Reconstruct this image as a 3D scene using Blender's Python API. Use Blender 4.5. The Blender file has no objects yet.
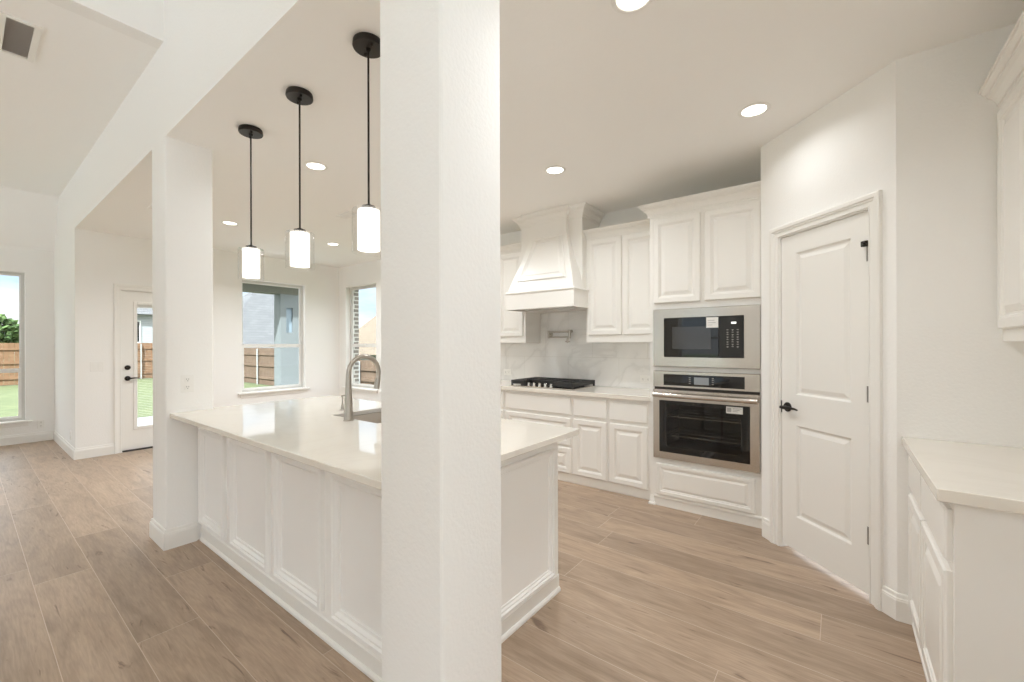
import bpy, bmesh, math, random
from mathutils import Vector, Matrix
random.seed(7)
S = bpy.context.scene
COL = S.collection
PI = math.pi

# ------------------------------------------------------------------ camera
TH, ROLL, EYE = 0.6551, -0.0029, 1.37
cam_d = bpy.data.cameras.new('camera')
cam = bpy.data.objects.new('camera', cam_d)
COL.objects.link(cam)
cam_d.sensor_width = 36.0
cam_d.lens = 424.67 / 1024 * 36
cam_d.shift_y = 2.96 / 1024
cam_d.clip_start = 0.02
cam_d.clip_end = 500
fw = Vector((-math.sin(TH), math.cos(TH), 0))
rt = Vector((math.cos(TH), math.sin(TH), 0))
dn = Vector((0, 0, -1))
rn = rt * math.cos(ROLL) - dn * math.sin(ROLL)
dd = rt * math.sin(ROLL) + dn * math.cos(ROLL)
m = Matrix((rn, -dd, -fw)).transposed().to_4x4()
m.translation = (0, 0, EYE)
cam.matrix_world = m
S.camera = cam

# ------------------------------------------------------------------ exposure, sky, sun
S.view_settings.view_transform = 'Standard'
S.view_settings.look = 'None'
S.view_settings.gamma = 1
S.view_settings.use_curve_mapping = False
S.view_settings.exposure = 0.12
try:
    S.cycles.use_denoising = True
    S.cycles.max_bounces = 14
    S.cycles.diffuse_bounces = 10
    S.cycles.glossy_bounces = 4
    S.cycles.transparent_max_bounces = 12
    S.cycles.sample_clamp_indirect = 6
    S.cycles.caustics_reflective = False
    S.cycles.caustics_refractive = False
except Exception:
    pass

SKY_STRENGTH = 4.5
SUN_STRENGTH = 12.0
KITCHEN_W = 8.6     # watts of each kitchen downlight
NOOK_W = 18.0        # watts of the downlights towards the breakfast corner
FAMILY_W = 1.0      # watts of each added, unseen downlight of the tall room
LAMP_TINT = (0.95, 0.98, 1.0)
FILL_W = 0.5      # added fill lamp at each unseen window behind the viewer
FILL_E = 4.0     # added fill lamp at each unseen east window
PENDANT_E = 1.05

world = bpy.data.worlds.new('world')
S.world = world
world.use_nodes = True
wn = world.node_tree
wn.nodes.clear()


def N(nt, kind, **kw):
    n = nt.nodes.new(kind)
    for k, v in kw.items():
        if k.startswith('i_'):
            key = k[2:]
            key = int(key) if key.isdigit() else key.replace('_', ' ')
            n.inputs[key].default_value = v
        else:
            setattr(n, k, v)
    return n


def ramp(nt, stops):
    n = nt.nodes.new('ShaderNodeValToRGB')
    e = n.color_ramp.elements
    while len(e) < len(stops):
        e.new(0.5)
    for el, (p, c) in zip(e, stops):
        el.position = p
        el.color = c if len(c) == 4 else (*c, 1)
    return n


def build_world():
    nt, L = wn, wn.links.new
    tc = N(nt, 'ShaderNodeTexCoord')
    sep = N(nt, 'ShaderNodeSeparateXYZ')
    L(tc.outputs['Generated'], sep.inputs[0])
    grad = ramp(nt, [(0.0, (0.21, 0.235, 0.255)), (0.10, (0.16, 0.21, 0.26)), (0.2, (0.21, 0.27, 0.33)), (0.38, (0.60, 0.66, 0.70)), (1.0, (0.60, 0.66, 0.70))])
    white = ramp(nt, [(0.0, (0.245, 0.25, 0.255)), (0.2, (0.28, 0.285, 0.29)), (0.38, (0.74, 0.74, 0.74)), (1.0, (0.74, 0.74, 0.74))])
    L(sep.outputs['Z'], white.inputs[0])
    L(sep.outputs['Z'], grad.inputs[0])
    mp = N(nt, 'ShaderNodeMapping')
    mp.inputs['Scale'].default_value = (2.2, 2.2, 9.0)
    L(tc.outputs['Generated'], mp.inputs[0])
    no = N(nt, 'ShaderNodeTexNoise')
    no.inputs['Scale'].default_value = 1.7
    no.inputs['Detail'].default_value = 6
    L(mp.outputs[0], no.inputs['Vector'])
    cl = ramp(nt, [(0.44, (0, 0, 0)), (0.62, (1, 1, 1))])
    L(no.outputs['Fac'], cl.inputs[0])
    mix = N(nt, 'ShaderNodeMixRGB')
    L(white.outputs[0], mix.inputs[2])
    L(cl.outputs[0], mix.inputs[0])
    L(grad.outputs[0], mix.inputs[1])
    bg = N(nt, 'ShaderNodeBackground')
    bg.inputs['Strength'].default_value = SKY_STRENGTH
    L(mix.outputs[0], bg.inputs[0])
    out = N(nt, 'ShaderNodeOutputWorld')
    L(bg.outputs[0], out.inputs[0])


build_world()
sun_d = bpy.data.lights.new('sun', 'SUN')
sun_d.energy = SUN_STRENGTH
sun_d.angle = math.radians(2)
sun_d.color = (0.86, 0.95, 1.0)
sun = bpy.data.objects.new('sun', sun_d)
COL.objects.link(sun)
sun.rotation_euler = Vector((-0.42, 0.60, -0.75)).to_track_quat('-Z', 'Y').to_euler()


# ------------------------------------------------------------------ materials
MATS = {}


def mat(name, col, rough=0.5, metal=0.0, bump=None, emit=None, spec=None, coat=0.0):
    mt = bpy.data.materials.new(name)
    mt.use_nodes = True
    nt = mt.node_tree
    p = nt.nodes['Principled BSDF']
    p.inputs['Base Color'].default_value = (*col, 1)
    p.inputs['Roughness'].default_value = rough
    p.inputs['Metallic'].default_value = metal
    if spec is not None:
        p.inputs['Specular IOR Level'].default_value = spec
    if coat:
        p.inputs['Coat Weight'].default_value = coat
        p.inputs['Coat Roughness'].default_value = 0.05
    if emit:
        p.inputs['Emission Color'].default_value = (*emit[0], 1)
        p.inputs['Emission Strength'].default_value = emit[1]
    # slight tonal variation plus optional bump, all procedural
    tc = N(nt, 'ShaderNodeTexCoord')
    no = N(nt, 'ShaderNodeTexNoise')
    no.inputs['Scale'].default_value = bump[0] if bump else 6.0
    no.inputs['Detail'].default_value = 3
    nt.links.new(tc.outputs['Object'], no.inputs['Vector'])
    if bump:
        b = N(nt, 'ShaderNodeBump')
        b.inputs['Strength'].default_value = bump[1]
        b.inputs['Distance'].default_value = bump[2] if len(bump) > 2 else 0.004
        nt.links.new(no.outputs['Fac'], b.inputs['Height'])
        nt.links.new(b.outputs[0], p.inputs['Normal'])
    else:
        r = N(nt, 'ShaderNodeMapRange')
        r.inputs['To Min'].default_value = max(0.02, rough * 0.93)
        r.inputs['To Max'].default_value = min(1, rough * 1.07)
        nt.links.new(no.outputs['Fac'], r.inputs['Value'])
        nt.links.new(r.outputs[0], p.inputs['Roughness'])
    MATS[name] = mt
    return mt


def math_node(nt, op, a, b=None, c=None):
    n = nt.nodes.new('ShaderNodeMath')
    n.operation = op
    for i, v in enumerate((a, b, c)):
        if v is None:
            continue
        if isinstance(v, (int, float)):
            n.inputs[i].default_value = v
        else:
            nt.links.new(v, n.inputs[i])
    return n.outputs[0]


def floor_material():
    mt = bpy.data.materials.new('oak_planks')
    mt.use_nodes = True
    nt = mt.node_tree
    L = nt.links.new
    p = nt.nodes['Principled BSDF']
    tc = N(nt, 'ShaderNodeTexCoord')
    sep = N(nt, 'ShaderNodeSeparateXYZ')
    L(tc.outputs['Object'], sep.inputs[0])
    x, y = sep.outputs[0], sep.outputs[1]
    PW, PL = 0.24, 1.75
    r = math_node(nt, 'DIVIDE', math_node(nt, 'SUBTRACT', y, 0.015), PW)
    row = math_node(nt, 'FLOOR', r)
    w1 = N(nt, 'ShaderNodeTexWhiteNoise', noise_dimensions='1D')
    L(row, w1.inputs['W'])
    xo = math_node(nt, 'ADD', math_node(nt, 'DIVIDE', x, PL), math_node(nt, 'MULTIPLY', w1.outputs['Value'], 7.3))
    colm = math_node(nt, 'FLOOR', xo)
    cmb = N(nt, 'ShaderNodeCombineXYZ')
    L(row, cmb.inputs[0])
    L(colm, cmb.inputs[1])
    w2 = N(nt, 'ShaderNodeTexWhiteNoise', noise_dimensions='2D')
    L(cmb.outputs[0], w2.inputs['Vector'])
    pid = w2.outputs['Value']

    def seam(fr, size, half):
        f = math_node(nt, 'FRACT', fr)
        d = math_node(nt, 'MULTIPLY', math_node(nt, 'MINIMUM', f, math_node(nt, 'SUBTRACT', 1.0, f)), size)
        return math_node(nt, 'LESS_THAN', d, half)
    sm = math_node(nt, 'MAXIMUM', seam(r, PW, 0.0014), seam(xo, PL, 0.0014))

    def grain(sx, sy, detail, dist, off):
        c = N(nt, 'ShaderNodeCombineXYZ')
        L(math_node(nt, 'ADD', math_node(nt, 'MULTIPLY', x, sx), math_node(nt, 'MULTIPLY', pid, 41 + off)), c.inputs[0])
        L(math_node(nt, 'ADD', math_node(nt, 'MULTIPLY', y, sy), math_node(nt, 'MULTIPLY', pid, 17 + off)), c.inputs[1])
        L(math_node(nt, 'MULTIPLY', pid, 9.0), c.inputs[2])
        n = N(nt, 'ShaderNodeTexNoise')
        n.inputs['Scale'].default_value = 1.0
        n.inputs['Detail'].default_value = detail
        n.inputs['Distortion'].default_value = dist
        L(c.outputs[0], n.inputs['Vector'])
        return n.outputs['Fac']
    broad = grain(1.5, 9.0, 5, 1.5, 0)
    fine = grain(9.0, 110.0, 6, 0.6, 3)
    knots = grain(2.3, 13.0, 6, 2.4, 7)
    base = ramp(nt, [(0.24, (0.30, 0.221, 0.160)), (0.5, (0.405, 0.304, 0.223)), (0.78, (0.475, 0.365, 0.276))])
    L(broad, base.inputs[0])
    mul = N(nt, 'ShaderNodeMixRGB', blend_type='MULTIPLY')
    mul.inputs[0].default_value = 0.8
    fr = ramp(nt, [(0.3, (0.80, 0.785, 0.77)), (0.7, (1.10, 1.085, 1.07))])
    L(fine, fr.inputs[0])
    L(base.outputs[0], mul.inputs[1])
    L(fr.outputs[0], mul.inputs[2])
    tone = N(nt, 'ShaderNodeMixRGB', blend_type='MULTIPLY')
    tone.inputs[0].default_value = 1.0
    tr = ramp(nt, [(0.0, (0.86, 0.85, 0.84)), (0.5, (1.0, 1.0, 1.0)), (1.0, (1.13, 1.12, 1.11))])
    L(pid, tr.inputs[0])
    L(mul.outputs[0], tone.inputs[1])
    L(tr.outputs[0], tone.inputs[2])
    kn = ramp(nt, [(0.635, (0, 0, 0)), (0.72, (1, 1, 1))])
    L(knots, kn.inputs[0])
    dark = N(nt, 'ShaderNodeMixRGB')
    dark.inputs[2].default_value = (0.15, 0.095, 0.068, 1)
    L(math_node(nt, 'MULTIPLY', kn.outputs[0], 0.8), dark.inputs[0])
    L(tone.outputs[0], dark.inputs[1])
    sc = N(nt, 'ShaderNodeMixRGB')
    sc.inputs[2].default_value = (0.62, 0.51, 0.42, 1)
    L(math_node(nt, 'MULTIPLY', sm, 0.8), sc.inputs[0])
    L(dark.outputs[0], sc.inputs[1])
    L(sc.outputs[0], p.inputs['Base Color'])
    rr = N(nt, 'ShaderNodeMapRange')
    rr.inputs['To Min'].default_value = 0.34
    rr.inputs['To Max'].default_value = 0.48
    L(broad, rr.inputs['Value'])
    L(rr.outputs[0], p.inputs['Roughness'])
    b = N(nt, 'ShaderNodeBump')
    b.inputs['Strength'].default_value = 0.12
    b.inputs['Distance'].default_value = 0.002
    L(math_node(nt, 'SUBTRACT', fine, math_node(nt, 'MULTIPLY', sm, 1.5)), b.inputs['Height'])
    L(b.outputs[0], p.inputs['Normal'])
    MATS['oak'] = mt
    return mt


def stone_material(name, base, vein, scale, amount, rough, tile=None):
    mt = bpy.data.materials.new(name)
    mt.use_nodes = True
    nt = mt.node_tree
    L = nt.links.new
    p = nt.nodes['Principled BSDF']
    tc = N(nt, 'ShaderNodeTexCoord')
    no = N(nt, 'ShaderNodeTexNoise')
    no.inputs['Scale'].default_value = scale
    no.inputs['Detail'].default_value = 8
    no.inputs['Distortion'].default_value = 1.6
    L(tc.outputs['Object'], no.inputs['Vector'])
    d = math_node(nt, 'ABSOLUTE', math_node(nt, 'SUBTRACT', no.outputs['Fac'], 0.5))
    v = ramp(nt, [(0.0, (1, 1, 1)), (0.035, (0.25, 0.25, 0.25)), (0.12, (0, 0, 0))])
    L(d, v.inputs[0])
    mx = N(nt, 'ShaderNodeMixRGB')
    mx.inputs[1].default_value = (*base, 1)
    mx.inputs[2].default_value = (*vein, 1)
    L(math_node(nt, 'MULTIPLY', v.outputs[0], amount), mx.inputs[0])
    outc = mx.outputs[0]
    if tile:
        sep = N(nt, 'ShaderNodeSeparateXYZ')
        L(tc.outputs['Object'], sep.inputs[0])
        cm = N(nt, 'ShaderNodeCombineXYZ')
        L(sep.outputs[0], cm.inputs[0])
        L(sep.outputs[2], cm.inputs[1])
        br = N(nt, 'ShaderNodeTexBrick')
        br.inputs['Scale'].default_value = 1.0
        br.inputs['Brick Width'].default_value = tile[0]
        br.inputs['Row Height'].default_value = tile[1]
        br.inputs['Mortar Size'].default_value = tile[2]
        br.inputs['Mortar Smooth'].default_value = 0.0
        br.inputs['Color1'].default_value = (1, 1, 1, 1)
        br.inputs['Color2'].default_value = (0.96, 0.96, 0.96, 1)
        br.inputs['Mortar'].default_value = (0.88, 0.87, 0.85, 1)
        L(cm.outputs[0], br.inputs['Vector'])
        mm = N(nt, 'ShaderNodeMixRGB', blend_type='MULTIPLY')
        mm.inputs[0].default_value = 1
        L(outc, mm.inputs[1])
        L(br.outputs['Color'], mm.inputs[2])
        outc = mm.outputs[0]
    L(outc, p.inputs['Base Color'])
    p.inputs['Roughness'].default_value = rough
    MATS[name] = mt
    return mt


def brick_material(name, c1, c2, mortar, bw, rh, ms, axes=(0, 2), rough=0.85):
    mt = bpy.data.materials.new(name)
    mt.use_nodes = True
    nt = mt.node_tree
    L = nt.links.new
    p = nt.nodes['Principled BSDF']
    tc = N(nt, 'ShaderNodeTexCoord')
    sep = N(nt, 'ShaderNodeSeparateXYZ')
    L(tc.outputs['Object'], sep.inputs[0])
    cm = N(nt, 'ShaderNodeCombineXYZ')
    L(sep.outputs[axes[0]], cm.inputs[0])
    L(sep.outputs[axes[1]], cm.inputs[1])
    br = N(nt, 'ShaderNodeTexBrick')
    br.inputs['Scale'].default_value = 1.0
    br.inputs['Brick Width'].default_value = bw
    br.inputs['Row Height'].default_value = rh
    br.inputs['Mortar Size'].default_value = ms
    br.inputs['Color1'].default_value = (*c1, 1)
    br.inputs['Color2'].default_value = (*c2, 1)
    br.inputs['Mortar'].default_value = (*mortar, 1)
    L(cm.outputs[0], br.inputs['Vector'])
    L(br.outputs['Color'], p.inputs['Base Color'])
    p.inputs['Roughness'].default_value = rough
    MATS[name] = mt
    return mt


def glass_material(name, tint, refl, trans):
    """thin architectural glass: mostly clear, a fresnel share of mirror"""
    mt = bpy.data.materials.new(name)
    mt.use_nodes = True
    nt = mt.node_tree
    nt.nodes.clear()
    L = nt.links.new
    t = N(nt, 'ShaderNodeBsdfTransparent')
    t.inputs[0].default_value = (*[c * trans for c in tint], 1)
    g = N(nt, 'ShaderNodeBsdfGlossy')
    g.inputs['Roughness'].default_value = 0.02
    fz = N(nt, 'ShaderNodeLayerWeight')
    mx = N(nt, 'ShaderNodeMixShader')
    edge = math_node(nt, 'POWER', fz.outputs['Facing'], 4.0)
    L(math_node(nt, 'MULTIPLY', math_node(nt, 'MULTIPLY_ADD', edge, 0.92, 0.05), refl), mx.inputs[0])
    L(t.outputs[0], mx.inputs[1])
    L(g.outputs[0], mx.inputs[2])
    o = N(nt, 'ShaderNodeOutputMaterial')
    L(mx.outputs[0], o.inputs[0])
    MATS[name] = mt
    return mt


def noise_colour(name, c1, c2, scale, rough=0.9, bump=0.0):
    mt = bpy.data.materials.new(name)
    mt.use_nodes = True
    nt = mt.node_tree
    L = nt.links.new
    p = nt.nodes['Principled BSDF']
    tc = N(nt, 'ShaderNodeTexCoord')
    no = N(nt, 'ShaderNodeTexNoise')
    no.inputs['Scale'].default_value = scale
    no.inputs['Detail'].default_value = 8
    L(tc.outputs['Object'], no.inputs['Vector'])
    r = ramp(nt, [(0.3, c1), (0.7, c2)])
    L(no.outputs['Fac'], r.inputs[0])
    L(r.outputs[0], p.inputs['Base Color'])
    p.inputs['Roughness'].default_value = rough
    MATS[name] = mt
    return mt


mat('wall_paint', (0.885, 0.876, 0.855), 0.85, bump=(75, 0.42, 0.003))
mat('ceiling_paint', (0.93, 0.923, 0.905), 0.9, bump=(60, 0.12, 0.003))
mat('trim_paint', (0.85, 0.835, 0.80), 0.35)
mat('cabinet_paint', (0.85, 0.832, 0.795), 0.33)
mat('island_paint', (0.90, 0.89, 0.87), 0.36)
mat('door_paint', (0.84, 0.825, 0.79), 0.36)
mat('plate_white', (0.86, 0.85, 0.82), 0.3)
mat('slot_dark', (0.05, 0.045, 0.04), 0.6)
mat('steel', (0.60, 0.56, 0.51), 0.22, 1.0)
mat('steel_dark', (0.30, 0.285, 0.27), 0.30, 1.0)
mat('nickel', (0.47, 0.435, 0.39), 0.28, 1.0)
mat('sink_steel', (0.66, 0.61, 0.55), 0.42, 1.0)
mat('chrome', (0.75, 0.73, 0.70), 0.10, 1.0)
mat('bronze', (0.030, 0.025, 0.022), 0.42, 0.6)
mat('black_glass', (0.006, 0.006, 0.006), 0.04, spec=0.6)
mat('black_panel', (0.012, 0.011, 0.010), 0.30)
mat('cavity', (0.035, 0.032, 0.030), 0.5)
mat('cast_iron', (0.022, 0.021, 0.020), 0.55)
mat('window_grey', (0.63, 0.615, 0.59), 0.45)
mat('vinyl', (0.82, 0.81, 0.79), 0.4)
mat('sticker', (0.80, 0.79, 0.76), 0.6)
mat('print_grey', (0.42, 0.41, 0.40), 0.6)
mat('display_grey', (0.20, 0.21, 0.215), 0.2, emit=((0.55, 0.58, 0.6), 0.12))
mat('display_lit', (0.9, 0.9, 0.9), 0.4, emit=((1, 0.98, 0.94), 0.9))
mat('keys', (0.45, 0.42, 0.38), 0.5)
mat('louver', (0.60, 0.57, 0.54), 0.6)
mat('lens', (0.9, 0.9, 0.88), 0.4, emit=((1.0, 0.95, 0.87), 6.0))
mat('opal', (0.9, 0.88, 0.84), 0.35, emit=((1.0, 0.955, 0.89), PENDANT_E))
mat('siding_blue', (0.165, 0.177, 0.173), 0.7)
mat('post_grey', (0.34, 0.34, 0.33), 0.5)
mat('pane_pale', (0.26, 0.32, 0.36), 0.06, spec=1.0)  # pale base colour stands in for sky reflected in the pane
mat('beam_olive', (0.12, 0.115, 0.085), 0.7)
mat('siding_white', (0.36, 0.37, 0.38), 0.7)
mat('concrete', (0.58, 0.61, 0.64), 0.8)
floor_material()
stone_material('quartz', (0.79, 0.748, 0.68), (0.69, 0.635, 0.56), 2.2, 0.22, 0.045)
stone_material('marble_tile', (0.86, 0.85, 0.83), (0.60, 0.59, 0.57), 1.3, 0.38, 0.22, tile=(0.61, 0.305, 0.0022))
brick_material('brick', (0.32, 0.27, 0.24), (0.22, 0.20, 0.19), (0.70, 0.68, 0.64), 0.2, 0.075, 0.012, axes=(1, 2))
brick_material('shingle_grey', (0.135, 0.135, 0.136), (0.108, 0.108, 0.110), (0.09, 0.09, 0.092), 0.5, 0.22, 0.02, axes=(1, 2))
brick_material('shingle_tan', (0.20, 0.155, 0.11), (0.165, 0.128, 0.09), (0.135, 0.105, 0.075), 0.5, 0.22, 0.02, axes=(0, 2))
glass_material('glass', (0.99, 1.0, 0.995), 0.55, 0.97)
glass_material('pendant_glass', (1, 1, 1), 0.8, 0.96)
glass_material('oven_glass', (1.0, 0.93, 0.86), 0.9, 0.45)
noise_colour('grass', (0.075, 0.095, 0.036), (0.125, 0.145, 0.06), 3.0)
noise_colour('cedar', (0.17, 0.09, 0.045), (0.25, 0.14, 0.075), 5.0)
noise_colour('cedar_old', (0.105, 0.066, 0.042), (0.175, 0.115, 0.075), 5.0)
noise_colour('leaf', (0.035, 0.075, 0.02), (0.12, 0.19, 0.05), 2.0)
noise_colour('bark', (0.10, 0.07, 0.05), (0.18, 0.13, 0.09), 6.0)


# ------------------------------------------------------------------ mesh helpers
def quad(bm, *pts):
    return bm.faces.new([bm.verts.new(p) for p in pts])


def box(bm, x0, x1, y0, y1, z0, z1):
    v = [bm.verts.new((x, y, z)) for z in (z0, z1) for y in (y0, y1) for x in (x0, x1)]
    for f in ((0, 1, 3, 2), (4, 6, 7, 5), (0, 4, 5, 1), (2, 3, 7, 6), (0, 2, 6, 4), (1, 5, 7, 3)):
        bm.faces.new([v[i] for i in f])


def ebox(bm, x0, x1, y0, y1, z0, z1, b=0.003):
    """box with eased edges"""
    t = bmesh.new()
    box(t, x0, x1, y0, y1, z0, z1)
    bmesh.ops.bevel(t, geom=list(t.edges), offset=b, segments=2, affect='EDGES', profile=0.5)
    merge(bm, t)


def merge(bm, t):
    mp = {}
    for v in t.verts:
        mp[v] = bm.verts.new(v.co)
    for f in t.faces:
        try:
            bm.faces.new([mp[v] for v in f.verts])
        except ValueError:
            pass
    t.free()


def loops(bm, rings, close=True, cap0=False, cap1=False):
    vs = [[bm.verts.new(p) for p in r] for r in rings]
    n = len(vs[0])
    for a, b in zip(vs, vs[1:]):
        for i in range(n if close else n - 1):
            j = (i + 1) % n
            try:
                bm.faces.new((a[i], a[j], b[j], b[i]))
            except ValueError:
                pass
    if cap0:
        bm.faces.new(vs[0][::-1])
    if cap1:
        bm.faces.new(vs[-1])


def rect(x0, x1, z0, z1, d, y):
    return [(x0 + d, y, z0 + d), (x1 - d, y, z0 + d), (x1 - d, y, z1 - d), (x0 + d, y, z1 - d)]


def rect_rings(bm, x0, x1, z0, z1, rings, cap=True, back=False):
    loops(bm, [rect(x0, x1, z0, z1, d, y) for d, y in rings], cap1=cap, cap0=back)


ROUND = set()


def lathe(bm, prof, c=(0, 0, 0), axis='Z', seg=24, cap=True):
    ROUND.add(id(bm))
    rings = []
    for r, h in prof:
        ring = []
        for k in range(seg):
            a = 2 * PI * k / seg
            u, w = r * math.cos(a), r * math.sin(a)
            p = {'Z': (u, w, h), 'Y': (u, h, w), 'X': (h, u, w)}[axis]
            ring.append((p[0] + c[0], p[1] + c[1], p[2] + c[2]))
        rings.append(ring)
    loops(bm, rings, cap0=cap, cap1=cap)


def tube(bm, pts, rad, seg=12, cap=True):
    ROUND.add(id(bm))
    pts = [Vector(p) for p in pts]
    rs = rad if isinstance(rad, (list, tuple)) else [rad] * len(pts)
    rings = []
    up = None
    for i, p in enumerate(pts):
        t = (pts[min(i + 1, len(pts) - 1)] - pts[max(i - 1, 0)]).normalized()
        if up is None:
            up = Vector((0, 0, 1)) if abs(t.z) < 0.9 else Vector((1, 0, 0))
        s = t.cross(up).normalized()
        up = s.cross(t).normalized()
        rings.append([p + (s * math.cos(2 * PI * k / seg) + up * math.sin(2 * PI * k / seg)) * rs[i] for k in range(seg)])
    loops(bm, rings, cap0=cap, cap1=cap)


def prof_run(bm, p0, p1, out, prof, m0=0.0, m1=0.0):
    """sweep an (out, z) profile from p0 to p1 (3-D points), mitred ends"""
    p0, p1, out = Vector(p0), Vector(p1), Vector(out)
    d = (p1 - p0).normalized()
    up = Vector((0, 0, 1))
    r0 = [p0 + out * o + up * z - d * o * m0 for o, z in prof]
    r1 = [p1 + out * o + up * z + d * o * m1 for o, z in prof]
    loops(bm, [r0, r1], cap0=True, cap1=True)


def grid_solid(bm, us, vs, inside, w0, w1, put):
    """solid slab of grid cells (with openings); put(u, v, w) -> 3-D point"""
    cache = {}

    def V(i, j, k):
        if (i, j, k) not in cache:
            cache[(i, j, k)] = bm.verts.new(put(us[i], vs[j], (w0, w1)[k]))
        return cache[(i, j, k)]
    nu, nv = len(us) - 1, len(vs) - 1

    def isin(i, j):
        return 0 <= i < nu and 0 <= j < nv and inside((us[i] + us[i + 1]) / 2, (vs[j] + vs[j + 1]) / 2)
    for i in range(nu):
        for j in range(nv):
            if not isin(i, j):
                continue
            bm.faces.new((V(i, j, 0), V(i + 1, j, 0), V(i + 1, j + 1, 0), V(i, j + 1, 0)))
            bm.faces.new((V(i, j, 1), V(i, j + 1, 1), V(i + 1, j + 1, 1), V(i + 1, j, 1)))
            for di, dj, a, b in ((-1, 0, (i, j), (i, j + 1)), (1, 0, (i + 1, j), (i + 1, j + 1)), (0, -1, (i, j), (i + 1, j)), (0, 1, (i, j + 1), (i + 1, j + 1))):
                if not isin(i + di, j + dj):
                    bm.faces.new((V(*a, 0), V(*b, 0), V(*b, 1), V(*a, 1)))


def wall_with_holes(u0, u1, z0, z1, w0, w1, put, holes=()):
    bm = bmesh.new()
    us = sorted({u0, u1, *[h[0] for h in holes], *[h[1] for h in holes]})
    zs = sorted({z0, z1, *[h[2] for h in holes], *[h[3] for h in holes]})
    us = [u for u in us if u0 <= u <= u1]
    zs = [z for z in zs if z0 <= z <= z1]
    grid_solid(bm, us, zs, lambda u, z: not any(a < u < b and c < z < d for a, b, c, d in holes), w0, w1, put)
    return bm


def obj(name, bm, m, parent=None, smooth=True, label=None):
    bmesh.ops.recalc_face_normals(bm, faces=list(bm.faces))
    lim = math.radians(36 if id(bm) in ROUND else 13)
    ROUND.discard(id(bm))
    if smooth:
        for f in bm.faces:
            f.smooth = True
        for e in bm.edges:
            e.smooth = not (len(e.link_faces) == 2 and e.calc_face_angle(0) > lim)
    me = bpy.data.meshes.new(name)
    bm.to_mesh(me)
    bm.free()
    me.materials.append(MATS[m])
    o = bpy.data.objects.new(name, me)
    COL.objects.link(o)
    if parent:
        o.parent = parent
    if label:
        o['label'] = label
    return o


def tag(o, label, cat, group=None, kind=None):
    o['label'] = label
    o['category'] = cat
    if group:
        o['group'] = group
    if kind:
        o['kind'] = kind
    return o


def thing(name, label, cat, loc=(0, 0, 0), rz=0.0, group=None, kind=None):
    o = bpy.data.objects.new(name, None)
    o.empty_display_size = 0.05
    COL.objects.link(o)
    o.location = loc
    o.rotation_euler = (0, 0, rz)
    return tag(o, label, cat, group, kind)


def struct(name, bm, m, label, cat):
    return tag(obj(name, bm, m), label, cat, kind='structure')


def dup(root, loc, label, rz=None):
    r = root.copy()
    COL.objects.link(r)
    r.location = loc
    if rz is not None:
        r.rotation_euler = (0, 0, rz)
    r['label'] = label
    for ch in list(root.children):
        c = ch.copy()
        COL.objects.link(c)
        c.parent = r
        for g in list(ch.children):
            d = g.copy()
            COL.objects.link(d)
            d.parent = c
    return r


def bev(o, w, seg=3):
    md = o.modifiers.new('bevel', 'BEVEL')
    md.width = w
    md.segments = seg
    md.limit_method = 'ANGLE'
    md.angle_limit = math.radians(40)
    return o


B = bmesh.new
DOOR_RINGS = [(0, 0.0), (0, -0.014), (0.006, -0.021), (0.044, -0.021), (0.047, -0.017), (0.053, -0.016), (0.058, -0.008), (0.068, -0.007), (0.071, -0.010), (0.074, -0.010), (0.096, -0.019)]
DRAWER_RINGS = [(0, 0.0), (0, -0.014), (0.006, -0.020)]
BASE_PROF = [(0, 0), (0.0145, 0), (0.0145, 0.098), (0.0125, 0.103), (0.0125, 0.108), (0.0085, 0.113), (0.0070, 0.128), (0.0045, 0.133), (0, 0.133)]


def crown_prof(h, p):
    return [(0, 0), (0.12 * p, 0), (0.12 * p, 0.13 * h), (0.22 * p, 0.15 * h), (0.22 * p, 0.24 * h), (0.30 * p, 0.36 * h), (0.44 * p, 0.50 * h), (0.64 * p, 0.60 * h), (0.64 * p, 0.68 * h), (0.74 * p, 0.69 * h), (0.86 * p, 0.78 * h), (0.90 * p, 0.86 * h), (p, 0.87 * h), (p, h), (0, h)]


def panel_door(parent, name, x0, x1, z0, z1, y=0.0, rings=DOOR_RINGS, m='cabinet_paint', label=None):
    bm = B()
    s = min(1.0, (x1 - x0) / 0.26, (z1 - z0) / 0.22)
    rr = [(d * s if d > 0.01 else d, yy + y) for d, yy in rings]
    rect_rings(bm, x0, x1, z0, z1, rr, back=True)
    return obj(name, bm, m, parent, label=label)


# ------------------------------------------------------------------ shell numbers
CZ = 2.772                       # kitchen ceiling
YC0, YC1 = 0.844, 1.113          # header / column faces
XD = -7.24                       # breakfast wall
YK = 4.235                       # cooktop wall
XF = -9.05                       # far wall of the family room
QX, QY = 0.2292, 2.8289          # outer corner of the pantry
PX, PY = -0.4368, 3.4949         # inner corner of the pantry
XR = 0.90                        # right wall
TALL = 4.7                       # tall ceiling over the viewer
XV = -3.61                       # where the sloped ceiling ends
YS, XE = -4.6, 3.6               # walls behind and right of the viewer

# floor
bm = B()
grid_solid(bm, [XF - 0.12, XD, XE], [YS, YC0, YK + 0.14], lambda x, y: not (x < XD and y > YC0), -0.15, 0.0, lambda u, v, w: (u, v, w))
struct('floor', bm, 'oak', 'brown oak plank floor running through the kitchen and the family room', 'floor')

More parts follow.
